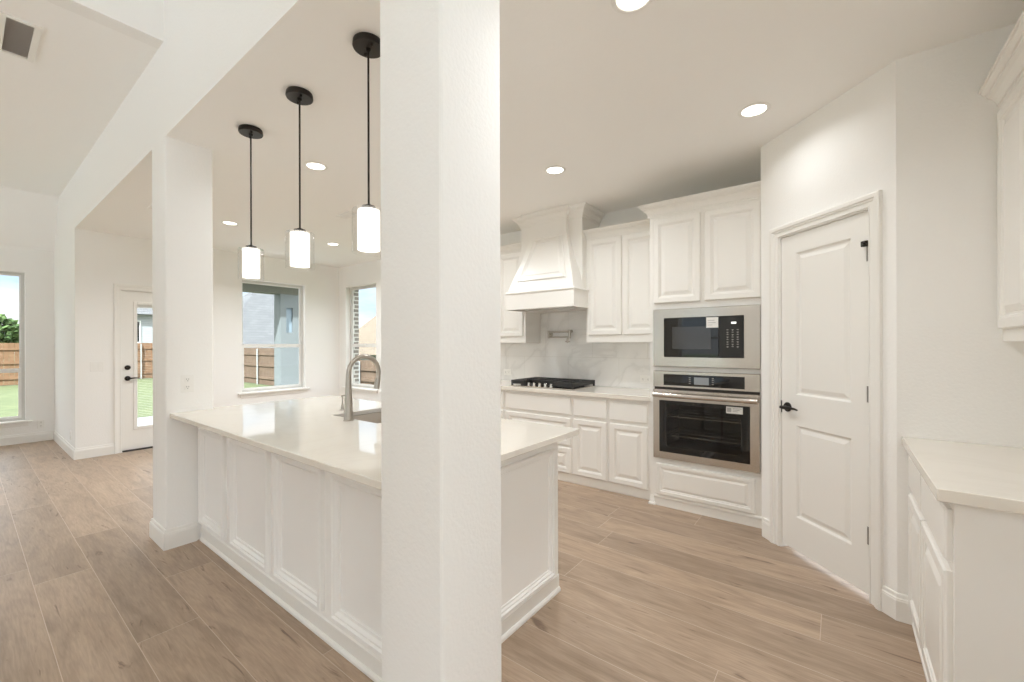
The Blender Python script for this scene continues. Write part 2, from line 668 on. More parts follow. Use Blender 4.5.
# ceilings
bm = B()
grid_solid(bm, [XD - 0.14, XD, XR + 0.12], [YC0, YC1, YK + 0.14], lambda x, y: not (x < XD and y < YC1), CZ, CZ + 0.0038, lambda u, v, q: (u, v, q))
box(bm, XD - 0.14, XR + 0.12, YC1, YK + 0.14, CZ + 0.004, CZ + 0.15)
struct('ceiling', bm, 'ceiling_paint', 'flat cream ceiling over the kitchen and the breakfast corner', 'ceiling')
bm = B()
FZ = 3.42                        # family room ceiling
prof = [(XV, FZ), (-8.56, FZ), (XF - 0.12, 2.73 - 0.16)]
loops(bm, [[(x, YS, z) for x, z in prof] + [(x, YS, z + 0.15) for x, z in reversed(prof)],
           [(x, YC0, z) for x, z in prof] + [(x, YC0, z + 0.15) for x, z in reversed(prof)]], cap0=True, cap1=True)
struct('ceiling_family', bm, 'ceiling_paint', 'family room ceiling with the grey louvred vent, sloping down at the far wall', 'ceiling')
bm = B()
box(bm, XV, XE + 0.12, YS, YC0, TALL, TALL + 0.15)
struct('ceiling_tall', bm, 'ceiling_paint', 'high flat ceiling over the nearest part of the family room', 'ceiling')
bm = B()
box(bm, XV - 0.12, XV + 0.004, YS, YC0, FZ - 0.001, TALL + 0.15)
struct('wall_upper', bm, 'wall_paint', 'short upper wall rising above the edge of the family room ceiling', 'wall')

# walls
bm = B()
box(bm, XD, XE, YC0, YC1, CZ + 0.004, TALL + 0.15)
struct('wall_header', bm, 'wall_paint', 'high wall above the column line between family room and kitchen', 'wall')
bm = B()
box(bm, XF - 0.12, XD, YC0, YC0 + 0.13, -0.1, CZ + 0.8)
struct('wall_return', bm, 'wall_paint', 'short wall with a low outlet beside the far family room window', 'wall')
W_F = (-0.34, 0.565, 0.318, 2.392)
W_F2, W_F3 = (-1.45, -0.54, 0.318, 2.392), (-2.65, -1.74, 0.318, 2.392)
struct('wall_family', wall_with_holes(YS, YC0 + 0.13, -0.1, 3.2, XF - 0.12, XF, lambda u, z, w: (w, u, z), [W_F, W_F2, W_F3]), 'wall_paint', 'end wall of the family room around the tall window', 'wall')
W_B = (2.638, 3.612, 0.632, 2.382)
D_P = (1.258, 2.184, -0.1, 2.074)
struct('wall_breakfast', wall_with_holes(YC0 + 0.13, YK + 0.14, -0.1, CZ, XD - 0.14, XD, lambda u, z, w: (w, u, z), [W_B, D_P]), 'wall_paint', 'wall with the glazed patio door and the wide breakfast window', 'wall')
W_K = (-7.022, -6.112, 0.612, 2.397)
W_K2 = (-5.90, -4.40, 0.612, 2.397)
struct('wall_kitchen', wall_with_holes(XD, PX + 0.12, 0, CZ, YK, YK + 0.14, lambda u, z, w: (u, w, z), [W_K, W_K2]), 'wall_paint', 'long kitchen wall behind the cooktop and range hood', 'wall')
bm = B()
box(bm, PX, PX + 0.12, PY + 0.05, YK, 0, CZ)
struct('wall_pantry_side', bm, 'wall_paint', 'side wall of the pantry hidden beside the oven cabinet', 'wall')
# diagonal pantry wall: local x = -s along the wall, y into it
DG = -PI / 4
dl = (PX - QX) * math.sqrt(2)
D_S = (-0.768, -0.142, -0.1, 2.078)
bm = wall_with_holes(dl, 0.0, 0, CZ, 0.0, 0.11, lambda u, z, w: (u, w, z), [(D_S[0], D_S[1], 0 - 0.1, D_S[3])])
w = struct('wall_pantry', bm, 'wall_paint', 'angled pantry wall around the white panelled door', 'wall')
w.location = (QX, QY, 0)
w.rotation_euler = (0, 0, DG)
bm = B()
box(bm, QX, XR + 0.12, QY, QY + 0.12, 0, CZ)
struct('wall_nook', bm, 'wall_paint', 'plain shaded wall at the far end of the right hand counter', 'wall')
bm = B()
box(bm, XR, XR + 0.12, YC1, QY, 0, CZ)
box(bm, XR, XR + 0.12, YC0, YC1, 0, CZ)
struct('wall_right', bm, 'wall_paint', 'wall behind the right hand counter', 'wall')
holes = [(x, x + 1.9, 0.5, 2.5) for x in (-8.4, -6.0, -3.4, 1.5)] + [(1.6, 3.3, 3.2, 4.2)]  # unseen window openings added behind the viewer to light the room
struct('wall_front', wall_with_holes(XF - 0.12, XE + 0.12, 0, TALL + 0.15, YS - 0.14, YS, lambda u, z, w: (u, w, z), holes), 'wall_paint', 'window wall of the family room behind the viewer', 'wall')
holes_e = [(y, y + 1.5, a, b_) for y in (-4.2, -2.3, -0.9 + 0.05) for a, b_ in ((0.6, 2.4), (3.0, 4.3))]  # unseen openings added on the right to let more light in
bm = wall_with_holes(YS, YC1, 0, TALL + 0.15, XE, XE + 0.12, lambda u, z, w: (w, u, z), holes_e)
box(bm, XR + 0.12, XE, YC1 - 0.13, YC1, 0, CZ)
struct('wall_east', bm, 'wall_paint', 'side wall of the family room to the right of the viewer', 'wall')


def column(label, x0, x1):
    t = thing('column', label, 'column', ((x0 + x1) / 2, (YC0 + YC1) / 2, 0), kind='structure')
    hx, hy = (x1 - x0) / 2 + 0.004, (YC1 - YC0) / 2 + 0.004
    bm = B()
    box(bm, -hx, hx, -hy, hy, 0, CZ)
    bmesh.ops.bevel(bm, geom=[e for e in bm.edges if abs(e.verts[0].co.z - e.verts[1].co.z) > 1], offset=0.014, segments=4, affect='EDGES', profile=0.5)
    obj('shaft', bm, 'wall_paint', t)
    bm = B()
    prof_run(bm, (-hx, -hy, 0), (hx, -hy, 0), (0, -1, 0), BASE_PROF, 1, 1)
    prof_run(bm, (hx, -hy, 0), (hx, -hy + 0.172, 0), (1, 0, 0), BASE_PROF, 1, 0)
    prof_run(bm, (-hx, hy, 0), (-hx, -hy, 0), (-1, 0, 0), BASE_PROF, 0, 1)
    obj('baseboard', bm, 'trim_paint', t)
    return t


XA0, XA1 = -3.886, -3.576
XB0, XB1 = -1.191, -0.904
column('far square column with an outlet at the left end of the kitchen island', XA0, XA1)
column('nearest wide square column in front of the island at mid picture', XB0, XB1)

# baseboards
bm = B()
prof_run(bm, (XF, YS, 0), (XF, YC0, 0), (1, 0, 0), BASE_PROF, 0, -1)
struct('baseboard_family', bm, 'trim_paint', 'white baseboard under the far family room window', 'baseboard')
bm = B()
prof_run(bm, (XF, YC0, 0), (XD, YC0, 0), (0, -1, 0), BASE_PROF, -1, 1)
struct('baseboard_return', bm, 'trim_paint', 'white baseboard on the short wall beside the patio door corner', 'baseboard')
bm = B()
prof_run(bm, (XD, YC0, 0), (XD, 1.184, 0), (1, 0, 0), BASE_PROF, 1, 0)
prof_run(bm, (XD, 2.26, 0), (XD, YK, 0), (1, 0, 0), BASE_PROF, 0, -1)
struct('baseboard_breakfast', bm, 'trim_paint', 'white baseboard between the corner and the patio door', 'baseboard')
bm = B()
prof_run(bm, (XD, YK, 0), (-3.70, YK, 0), (0, -1, 0), BASE_PROF, -1, 0)
struct('baseboard_kitchen', bm, 'trim_paint', 'white baseboard along the breakfast corner under the narrow window', 'baseboard')
bm = B()
prof_run(bm, (-0.068, 0, 0), (0, 0, 0), (0, -1, 0), BASE_PROF, 0, 0.414)
prof_run(bm, (dl + 0.02, 0, 0), (-0.836, 0, 0), (0, -1, 0), BASE_PROF, 0, 0)
b = struct('baseboard_pantry', bm, 'trim_paint', 'white baseboard either side of the pantry door', 'baseboard')
b.location = (QX, QY, 0)
b.rotation_euler = (0, 0, DG)
bm = B()
prof_run(bm, (QX, QY, 0), (0.288, QY, 0), (0, -1, 0), BASE_PROF, 0.414, 0)
struct('baseboard_nook', bm, 'trim_paint', 'short white baseboard between pantry corner and right hand cabinet', 'baseboard')


# ------------------------------------------------------------------ windows
def window(name, label, loc, rz, w, z0, z1, rail, depth=0.085, stool=True):
    """local x across, y outwards through the wall (wall face y=0)"""
    t = thing(name, label, 'window', loc, rz, kind='structure')
    fy = depth
    bm = B()
    f = 0.032
    grid_solid(bm, [0, f, w - f, w], [z0, z0 + f, z1 - f, z1], lambda u, v: not (f < u < w - f and z0 + f < v < z1 - f), fy, fy + 0.05, lambda u, v, q: (u, q, v))
    obj('frame', bm, 'window_grey', t)
    bm = B()
    s = 0.028
    a, b_ = f, w - f
    zb, zt = z0 + f, z1 - f
    grid_solid(bm, [a, a + s, b_ - s, b_], [zb, zb + s, rail - 0.01, rail + 0.045], lambda u, v: not (a + s < u < b_ - s and zb + s < v < rail), fy + 0.006, fy + 0.024, lambda u, v, q: (u, q, v))
    lo = obj('sash', bm, 'vinyl', t)
    bm = B()
    quad(bm, (a + s, fy + 0.015, zb + s), (b_ - s, fy + 0.015, zb + s), (b_ - s, fy + 0.015, rail), (a + s, fy + 0.015, rail))
    obj('pane', bm, 'glass', lo)
    bm = B()
    grid_solid(bm, [a, a + s * 0.6, b_ - s * 0.6, b_], [rail + 0.005, rail + 0.04, zt - s * 0.6, zt], lambda u, v: not (a + s * 0.6 < u < b_ - s * 0.6 and rail + 0.04 < v < zt - s * 0.6), fy + 0.026, fy + 0.044, lambda u, v, q: (u, q, v))
    up = obj('sash', bm, 'vinyl', t)
    bm = B()
    quad(bm, (a + s * 0.6, fy + 0.035, rail + 0.04), (b_ - s * 0.6, fy + 0.035, rail + 0.04), (b_ - s * 0.6, fy + 0.035, zt - s * 0.6), (a + s * 0.6, fy + 0.035, zt - s * 0.6))
    obj('pane', bm, 'glass', up)
    bm = B()
    ebox(bm, w / 2 - 0.022, w / 2 + 0.022, fy - 0.008, fy + 0.006, rail + 0.012, rail + 0.028, 0.003)
    obj('latch', bm, 'plate_white', lo)
    if stool:
        bm = B()
        ebox(bm, -0.065, w + 0.065, -0.045, -0.001, z0 - 0.026, z0 + 0.001, 0.006)
        box(bm, 0.0, w, -0.001, fy, z0 - 0.006, z0 + 0.001)
        ebox(bm, -0.03, w + 0.03, -0.014, -0.001, z0 - 0.075, z0 - 0.026, 0.003)
        obj('sill', bm, 'trim_paint', t)
    return t


R90 = PI / 2
window('window_1', 'tall family room window at far left showing tree, fence and lawn', (XF, W_F[0], 0), R90, W_F[1] - W_F[0], W_F[2], W_F[3], 1.00)
for i, wf in enumerate((W_F2, W_F3)):  # unseen windows added past the left edge for extra light
    window('window_%d' % (31 + i), 'matching family room window added outside the left edge of the picture', (XF, wf[0], 0), R90, wf[1] - wf[0], wf[2], wf[3], 1.00)['group'] = 'added family room windows outside the picture'
window('window_2', 'wide breakfast window showing a grey roof and fence', (XD, W_B[0], 0), R90, W_B[1] - W_B[0], W_B[2], W_B[3], 1.335)
window('window_3', 'narrow window behind the faucet showing a tan roof', (W_K[0], YK, 0), 0, W_K[1] - W_K[0], W_K[2], W_K[3], 1.335)

window('window_30', 'added second window of the breakfast corner, hidden behind the near column', (W_K2[0], YK, 0), 0, W_K2[1] - W_K2[0], W_K2[2], W_K2[3], 1.335)  # out of sight, added to brighten the breakfast corner


def fill_lamp(h, loc, rot, watts):  # area lamp added just inside an unseen window to fill the room
    ld = bpy.data.lights.new('fill_lamp', 'AREA')
    ld.shape = 'RECTANGLE'
    ld.size, ld.size_y = h[1] - h[0] - 0.1, h[3] - h[2] - 0.1
    ld.energy = watts * ld.size * ld.size_y / 3.4
    ld.color = (0.97, 0.98, 1.0)
    lo = bpy.data.objects.new('fill_lamp', ld)
    COL.objects.link(lo)
    lo.location = loc
    lo.rotation_euler = rot


for i, h in enumerate(holes_e):
    fill_lamp(h, (XE - 0.02, (h[0] + h[1]) / 2, (h[2] + h[3]) / 2), (R90, 0, R90), FILL_E)
    window('window_%d' % (i + 20), 'window added to the right of the viewer, outside the picture', (XE, h[1], 0), -R90, h[1] - h[0], h[2], h[3], (h[2] + h[3]) / 2, stool=False)['group'] = 'windows added to the right of the viewer'
for i, h in enumerate(holes):
    fill_lamp(h, ((h[0] + h[1]) / 2, YS + 0.02, (h[2] + h[3]) / 2), (R90, 0, 0), FILL_W)
    t = window('window_%d' % (i + 4), 'window added behind the viewer, outside the picture', (h[0] + (h[1] - h[0]), YS, 0), PI, h[1] - h[0], h[2], h[3], (h[2] + h[3]) / 2, stool=False)
    t['group'] = 'windows added behind the viewer'


# ------------------------------------------------------------------ doors
def casing(bm, x0, x1, zt, y=0.0):
    """profiled U-shaped casing around an opening"""
    for d0, d1 in ((None, None),):
        rings = []
        for d, h in ((0.004, 0.0), (0.004, -0.008), (0.010, -0.011), (0.012, -0.007), (0.032, -0.008), (0.036, -0.014), (0.044, -0.015), (0.048, -0.021), (0.066, -0.023), (0.074, -0.019), (0.074, 0.0)):
            rings.append([(x0 - d, y + h, 0), (x0 - d, y + h, zt + d), (x1 + d, y + h, zt + d), (x1 + d, y + h, 0)])
        loops(bm, rings, close=False)


def lever(parent, x, z, y, dirx=1):
    bm = B()
    lathe(bm, [(0.0, y), (0.031, y), (0.031, y - 0.006), (0.026, y - 0.012), (0.0, y - 0.012)], (x, 0, z), 'Y', 24, cap=False)
    lathe(bm, [(0.010, y - 0.010), (0.010, y - 0.045)], (x, 0, z), 'Y', 14)
    pts = [(x - 0.008 * dirx, y - 0.046, z), (x + 0.02 * dirx, y - 0.048, z), (x + 0.06 * dirx, y - 0.046, z + 0.004), (x + 0.10 * dirx, y - 0.040, z + 0.001), (x + 0.118 * dirx, y - 0.036, z - 0.004)]
    tube(bm, pts, [0.010, 0.011, 0.009, 0.007, 0.005], 12)
    return obj('lever_handle', bm, 'bronze', parent, label='dark bronze lever handle')


# pantry door
t = thing('door_1', 'white two panel pantry door on the angled wall beside the ovens', 'door', (QX, QY, 0), DG, kind='structure')
x0, x1, zb, zt = -0.765, -0.145, 0.028, 2.073
y = 0.012
bm = B()
ph = [(-0.645, -0.256, 1.036, 1.955), (-0.645, -0.264 + 0.008, 0.246, 0.840)]
us = [x0, ph[0][0], ph[0][1], x1]
zz = [zb, ph[1][2], ph[1][3], ph[0][2], ph[0][3], zt]
for i in range(3):
    for j in range(5):
        if i == 1 and j in (1, 3):
            continue
        quad(bm, (us[i], y, zz[j]), (us[i + 1], y, zz[j]), (us[i + 1], y, zz[j + 1]), (us[i], y, zz[j + 1]))
for a, b_, c, d in ph:
    rect_rings(bm, a, b_, c, d, [(0, y), (0.004, y + 0.002), (0.012, y + 0.013), (0.022, y + 0.014), (0.026, y + 0.012), (0.046, y + 0.004)])
loops(bm, [rect(x0, x1, zb, zt, 0, y), rect(x0, x1, zb, zt, 0, y + 0.035)], cap1=True)
bmesh.ops.remove_doubles(bm, verts=list(bm.verts), dist=0.0002)
slab = obj('slab', bm, 'door_paint', t)
lever(slab, -0.711, 0.948, y)
bm = B()
box(bm, x0 - 0.001, x0 + 0.004, y - 0.004, y + 0.012, 0.905, 0.985)
obj('latch_plate', bm, 'bronze', slab, label='dark bronze latch plate')
bm = B()
casing(bm, D_S[0], D_S[1], D_S[3])
obj('casing', bm, 'trim_paint', t)
bm = B()
for a, b_ in ((D_S[0] + 0.0005, x0 - 0.0012), (x1 + 0.0012, D_S[1] - 0.0005)):
    box(bm, a, b_, 0.0, 0.11, 0, D_S[3] - 0.001)
box(bm, D_S[0] + 0.0005, D_S[1] - 0.0005, 0.0, 0.11, zt + 0.002, D_S[3] - 0.0005)
obj('jamb', bm, 'trim_paint', t)
for k, (za, zc) in enumerate(((1.805, 1.900), (1.055, 1.140), (0.303, 0.390))):
    bm = B()
    lathe(bm, [(0.0, za), (0.008, za), (0.008, zc), (0.0, zc)], (-0.1465, y - 0.010, 0), 'Z', 12)
    box(bm, -0.164, -0.150, y - 0.0025, y - 0.0002, za, zc)
    h = obj('hinge', bm, 'steel_dark', t, label='satin metal hinge')
    if k == 0:
        bm = B()
        lathe(bm, [(0.007, 0), (0.007, -0.03)], (-0.1475, y - 0.012, zc - 0.004), 'Y', 10)
        ebox(bm, -0.172, -0.140, y - 0.030, y - 0.012, zc - 0.018, zc + 0.012, 0.003)
        obj('door_stop', bm, 'bronze', h, label='small black hinge pin stop')

# patio door: facing +X, local x = world Y
t = thing('door_2', 'white patio door with a tall glass pane and black lever', 'door', (XD, 0, 0), R90, kind='structure')
x0, x1, zb, zt = 1.264, 2.178, 0.018, 2.068
gx0, gx1, gz0, gz1 = 1.410, 2.032, 0.300, 1.905
y = 0.030
bm = B()
grid_solid(bm, [x0, gx0, gx1, x1], [zb, gz0, gz1, zt], lambda u, v: not (gx0 < u < gx1 and gz0 < v < gz1), y, y + 0.044, lambda u, v, q: (u, q, v))
slab = obj('slab', bm, 'door_paint', t)
bm = B()
for a, b_, c, d in ((gx0 - 0.03, gx0 + 0.008, gz0 - 0.03, gz1 + 0.03), (gx1 - 0.008, gx1 + 0.03, gz0 - 0.03, gz1 + 0.03), (gx0 + 0.008, gx1 - 0.008, gz0 - 0.03, gz0 + 0.008), (gx0 + 0.008, gx1 - 0.008, gz1 - 0.008, gz1 + 0.03)):
    ebox(bm, a, b_, y - 0.010, y - 0.0003, c, d, 0.004)
obj('glazing_bead', bm, 'door_paint', slab)
bm = B()
quad(bm, (gx0, y + 0.015, gz0), (gx1, y + 0.015, gz0), (gx1, y + 0.015, gz1), (gx0, y + 0.015, gz1))
obj('pane', bm, 'glass', slab)
bm = B()
box(bm, gx0 + 0.01, gx1 - 0.01, y + 0.018, y + 0.036, gz1 - 0.045, gz1 - 0.004)
k = 0
zc = gz1 - 0.06
while zc > gz0 + 0.02:
    box(bm, gx0 + 0.012, gx1 - 0.012, y + 0.020, y + 0.034, zc, zc + 0.0010)
    zc -= 0.022
obj('blind', bm, 'sticker', slab, label='raised white slat blind between the panes')
lever(slab, 1.322, 0.941, y)
bm = B()
lathe(bm, [(0.0, y), (0.030, y), (0.030, y - 0.010), (0.022, y - 0.016), (0.012, y - 0.017), (0.012, y - 0.030), (0.0, y - 0.030)], (1.322, 0, 1.080), 'Y', 22, cap=False)
obj('deadbolt', bm, 'bronze', slab, label='dark bronze deadbolt')
bm = B()
for z in (0.941, 1.080):
    box(bm, x0 - 0.001, x0 + 0.003, y - 0.003, y + 0.012, z - 0.028, z + 0.028)
obj('latch_plate', bm, 'bronze', slab)
bm = B()
casing(bm, D_P[0], D_P[1], D_P[3])
obj('casing', bm, 'trim_paint', t)
bm = B()
box(bm, D_P[0] + 0.0005, x0 - 0.0015, 0, 0.139, 0, D_P[3] - 0.0005)
box(bm, x1 + 0.0015, D_P[1] - 0.0005, 0, 0.139, 0, D_P[3] - 0.0005)
box(bm, D_P[0] + 0.0005, D_P[1] - 0.0005, 0, 0.139, zt + 0.002, D_P[3] - 0.0003)
obj('jamb', bm, 'trim_paint', t)
bm = B()
box(bm, D_P[0] + 0.01, D_P[1] - 0.01, 0.0, 0.139, 0.0005, 0.014)
obj('threshold', bm, 'bronze', t, label='dark metal threshold')
for z in (0.3, 1.1, 1.85):
    bm = B()
    lathe(bm, [(0.006, z - 0.045), (0.006, z + 0.045)], (x1 + 0.001, y - 0.008, 0), 'Z', 10)
    obj('hinge', bm, 'nickel', t)


# ------------------------------------------------------------------ island (peninsula)
YB = 1.040
XI0, XI1 = XA1 + 0.005, -1.240
t = thing('island_cabinet', 'long white kitchen island base with four framed panels', 'island', (0, 0, 0))
bm = B()
box(bm, XI0, XI1, YB, YB + 0.075, 0.0, 0.878)
box(bm, XI0, XI1, 2.012, 2.030, 0.0, 0.878)
box(bm, XI0, XI0 + 0.02, YB + 0.075, 2.012, 0.0, 0.878)
box(bm, XI1 - 0.02, XI1, YB + 0.075, 2.012, 0.0, 0.878)
box(bm, XI0 + 0.02, XI1 - 0.02, YB + 0.075, 2.012, 0.08, 0.10)
obj('body', bm, 'island_paint', t)
XL = -3.640
pan = [(-3.553, -3.099), (-3.001, -2.471), (-2.400, -1.908), (-1.829, -1.325)]


def wains(bm, x0, x1, z0, z1):
    """applied frame moulding with a flat field, local facing -y at y=0"""
    rect_rings(bm, x0, x1, z0, z1, [(0, 0.0), (0.0, -0.018), (0.006, -0.026), (0.022, -0.026), (0.028, -0.018), (0.036, -0.018), (0.048, -0.008), (0.060, -0.007), (0.064, -0.0005)], cap=True)


ws = []
for i, (a, b_) in enumerate(pan):
    bm = B()
    wains(bm, a, b_, 0.125, 0.800)
    o = obj('panel', bm, 'island_paint', t)
    o.location = (0, YB, 0)
for a, b_ in zip([XI0] + [p[1] + 0.012 for p in pan], [p[0] - 0.012 for p in pan] + [XI1]):
    if b_ - a > 0.03:
        bm = B()
        ebox(bm, a + 0.004, b_ - 0.004, YB - 0.007, YB + 0.001, 0.112, 0.873, 0.002)
        obj('stile', bm, 'island_paint', t)
bm = B()
rect_rings(bm, 1.115, 1.972, 0.112, 0.800, [(0, 0.0), (0.0, -0.016), (0.006, -0.022), (0.014, -0.022), (0.019, -0.014), (0.027, -0.014), (0.033, -0.006), (0.040, -0.005), (0.043, -0.0005)], cap=True)
o = obj('end_panel', bm, 'island_paint', t)
o.location = (XI1, 0, 0)
o.rotation_euler = (0, 0, R90)
SHOE = [(0, 0), (0.016, 0), (0.016, 0.012), (0.010, 0.022), (0.006, 0.024), (0.006, 0.088), (0.0, 0.094)]
bm = B()
prof_run(bm, (XI0 + 0.016, YB, 0), (XI1, YB, 0), (0, -1, 0), SHOE, 0, 1)
prof_run(bm, (XI1, YB, 0), (XI1, 2.030, 0), (1, 0, 0), SHOE, 1, 0)
obj('base_moulding', bm, 'trim_paint', t)
bm = B()
TOPM = [(0, 0), (0.004, 0), (0.010, 0.012), (0.018, 0.022), (0.018, 0.034), (0, 0.034)]
prof_run(bm, (XI0, YB, 0.843), (XI1, YB, 0.843), (0, -1, 0), TOPM, 0, 1)
prof_run(bm, (XI1, YB, 0.843), (XI1, 2.030, 0.843), (1, 0, 0), TOPM, 1, 0)
obj('top_moulding', bm, 'island_paint', t)
for i in range(5):
    a = -3.55 + i * 0.46
    panel_door(t, 'door', -(a + 0.44), -a, 0.13, 0.84, m='island_paint').matrix_local = Matrix.Translation((0, 2.031, 0)) @ Matrix.Rotation(PI, 4, 'Z')

SX0, SX1, SY0, SY1 = -2.640, -1.870, 1.485, 1.880
CT0, CT1 = 0.879, 0.909
bm = B()
xs = [XL, XA1 + 0.005, SX0, SX1, XB0 - 0.006, -1.113]
ys = [0.862, YC1 + 0.006, SY0, SY1, 2.050]


def in_top(x, y):
    if x < XA1 + 0.004 and y < YC1:
        return False
    if x > XB0 - 0.006 and y < YC1:
        return False
    return not (SX0 < x < SX1 and SY0 < y < SY1)


grid_solid(bm, xs, ys, in_top, CT0, CT1, lambda u, v, q: (u, v, q))
bev(tag(obj('island_countertop', bm, 'quartz'), 'long polished white quartz top on the kitchen island', 'countertop'), 0.003, 2)

# sink
t = thing('sink', 'stainless undermount double sink set in the island top', 'sink', ((SX0 + SX1) / 2, (SY0 + SY1) / 2, CT0))


def bowl(x0, x1, y0, y1, d):
    bm = B()
    rings = []
    for ins, z in ((-0.012, -0.001), (0.004, -0.001), (0.006, -0.01), (0.012, -d + 0.03), (0.035, -d), (0.10, -d - 0.004)):
        rings.append([(x0 + ins, y0 + ins, z), (x1 - ins, y0 + ins, z), (x1 - ins, y1 - ins, z), (x0 + ins, y1 - ins, z)])
    loops(bm, rings, cap1=True)
    return bm


hw, hd = (SX1 - SX0) / 2, (SY1 - SY0) / 2
obj('bowl', bowl(-hw, -0.012, -hd, hd, 0.20), 'sink_steel', t)
obj('bowl', bowl(0.012, hw, -hd, hd, 0.20), 'sink_steel', t)
bm = B()
ebox(bm, -0.013, 0.013, -hd - 0.01, hd + 0.01, -0.05, -0.012, 0.004)
obj('divider', bm, 'steel', t)
for x in (-hw / 2, hw / 2):
    bm = B()
    lathe(bm, [(0.0, -0.203), (0.035, -0.203), (0.044, -0.198), (0.0, -0.199)], (x, 0, 0), 'Z', 20, cap=False)
    obj('drain', bm, 'steel_dark', t)

# faucet
t = thing('faucet', 'tall brushed nickel gooseneck faucet behind the island sink', 'faucet', (-2.355, 1.437, CT1))
bm = B()
lathe(bm, [(0.0, 0.0005), (0.031, 0.0005), (0.031, 0.004), (0.0275, 0.007), (0.024, 0.09), (0.0185, 0.20), (0.0140, 0.285), (0.0, 0.287)], seg=24, cap=False)
obj('body', bm, 'nickel', t)
bm = B()
pts = [(0, 0.0, 0.27)]
for k in range(0, 15):
    a = PI - k / 14 * (PI + 0.18)
    pts.append((0, 0.107 + 0.107 * math.cos(a), 0.280 + 0.107 * math.sin(a)))
tube(bm, pts, 0.0140, 14)
obj('spout', bm, 'nickel', t)
bm = B()
e0 = Vector(pts[-1])
tube(bm, [e0, e0 + Vector((0, -0.004, -0.02)), e0 + Vector((0, -0.012, -0.065)), e0 + Vector((0, -0.016, -0.085))], [0.0145, 0.0165, 0.0185, 0.0185], 14)
obj('spray_head', bm, 'nickel', t)
bm = B()
tube(bm, [(-0.018, 0.012, 0.105), (-0.036, 0.022, 0.106)], [0.010, 0.009], 12)
tube(bm, [(-0.032, 0.020, 0.104), (-0.036, 0.024, 0.135), (-0.036, 0.026, 0.165)], [0.0055, 0.005, 0.0045], 10)
obj('lever', bm, 'nickel', t)
t = thing('soap_dispenser', 'slim nickel soap pump left of the gooseneck faucet', 'soap dispenser', (-2.773, 1.645, CT1))
bm = B()
lathe(bm, [(0.0, 0.0005), (0.019, 0.0005), (0.019, 0.005), (0.010, 0.010), (0.008, 0.035), (0.005, 0.040), (0.0045, 0.095), (0.0, 0.096)], seg=18, cap=False)
obj('body', bm, 'nickel', t)
bm = B()
tube(bm, [(0.0, -0.006, 0.098), (0.0, 0.01, 0.102), (0, 0.040, 0.100), (0, 0.048, 0.090)], [0.006, 0.006, 0.005, 0.004], 12)
obj('pump', bm, 'nickel', t)


# ------------------------------------------------------------------ electrical plates
def plate(name, label, loc, rz, w, h, kind, group=None):
    t = thing(name, label, 'outlet' if name == 'outlet' else 'switch', loc, rz, group)
    bm = B()
    ebox(bm, -w / 2, w / 2, -0.006, -0.0005, -h / 2, h / 2, 0.0025)
    obj('cover_plate', bm, 'plate_white', t)
    if kind == 'duplex':
        for s in (-1, 1):
            bm = B()
            cx, cz = ((0, s * 0.026) if h >= w else (s * 0.026, 0))
            ebox(bm, cx - 0.0165, cx + 0.0165, -0.0085, -0.006, cz - 0.0165, cz + 0.0165, 0.002)
            so = obj('socket', bm, 'plate_white', t)
            bm = B()
            for q in (-0.006, 0.006):
                box(bm, cx + q - 0.0012, cx + q + 0.0012, -0.0088, -0.0084, cz + 0.000, cz + 0.009)
            lathe(bm, [(0.0026, -0.0088), (0.0026, -0.0084)], (cx, 0, cz - 0.007), 'Y', 10)
            obj('slot', bm, 'slot_dark', so)
    else:
        n = kind
        for k in range(n):
            x = (k - (n - 1) / 2) * 0.046
            bm = B()
            ebox(bm, x - 0.0165, x + 0.0165, -0.0085, -0.006, -0.034, 0.034, 0.002)
            obj('rocker', bm, 'plate_white', t)
    return t


plate('outlet', 'white outlet plate on the far square column above the island', (XA1, 0.962, 1.103), R90, 0.076, 0.120, 'duplex')
plate('outlet', 'white outlet low on the wall right of the far family window', (XF, 0.710, 0.244), R90, 0.072, 0.115, 'duplex')
plate('outlet', 'white outlet low on the short wall left of the patio door corner', (-7.563, YC0, 0.250), 0, 0.072, 0.115, 'duplex')
plate('light_switch', 'white double switch plate left of the patio door', (XD, 1.034, 1.107), R90, 0.120, 0.118, 2)
YBS = YK - 0.009
plate('outlet', 'white outlet on the backsplash left of the cooktop', (-3.319, YBS, 1.013), 0, 0.118, 0.074, 'duplex')
plate('outlet', 'white outlet on the backsplash beside the oven cabinet', (-1.542, YBS, 1.008), 0, 0.118, 0.074, 'duplex')

# ------------------------------------------------------------------ cooktop wall
YFB = 3.665
XW0 = -3.690


def base_cab(label, x0, x1, fronts, group=None):
    """fronts: (name, xa, xb, za, zb, rings)"""
    t = thing('base_cabinet', label, 'cabinet', (0, YFB, 0), 0)
    bm = B()
    box(bm, x0, x1, 0.0, YK - YFB - 0.001, 0.092, 0.868)
    obj('body', bm, 'cabinet_paint', t)
    bm = B()
    box(bm, x0, x1, 0.010, 0.03, 0.0, 0.0915)
    box(bm, x0, x1, 0.004, 0.010, 0.012, 0.088)
    obj('plinth', bm, 'cabinet_paint', t)
    for nm, a, b_, c, d, rr in fronts:
        panel_door(t, nm, a, b_, c, d, 0, rr)
    return t


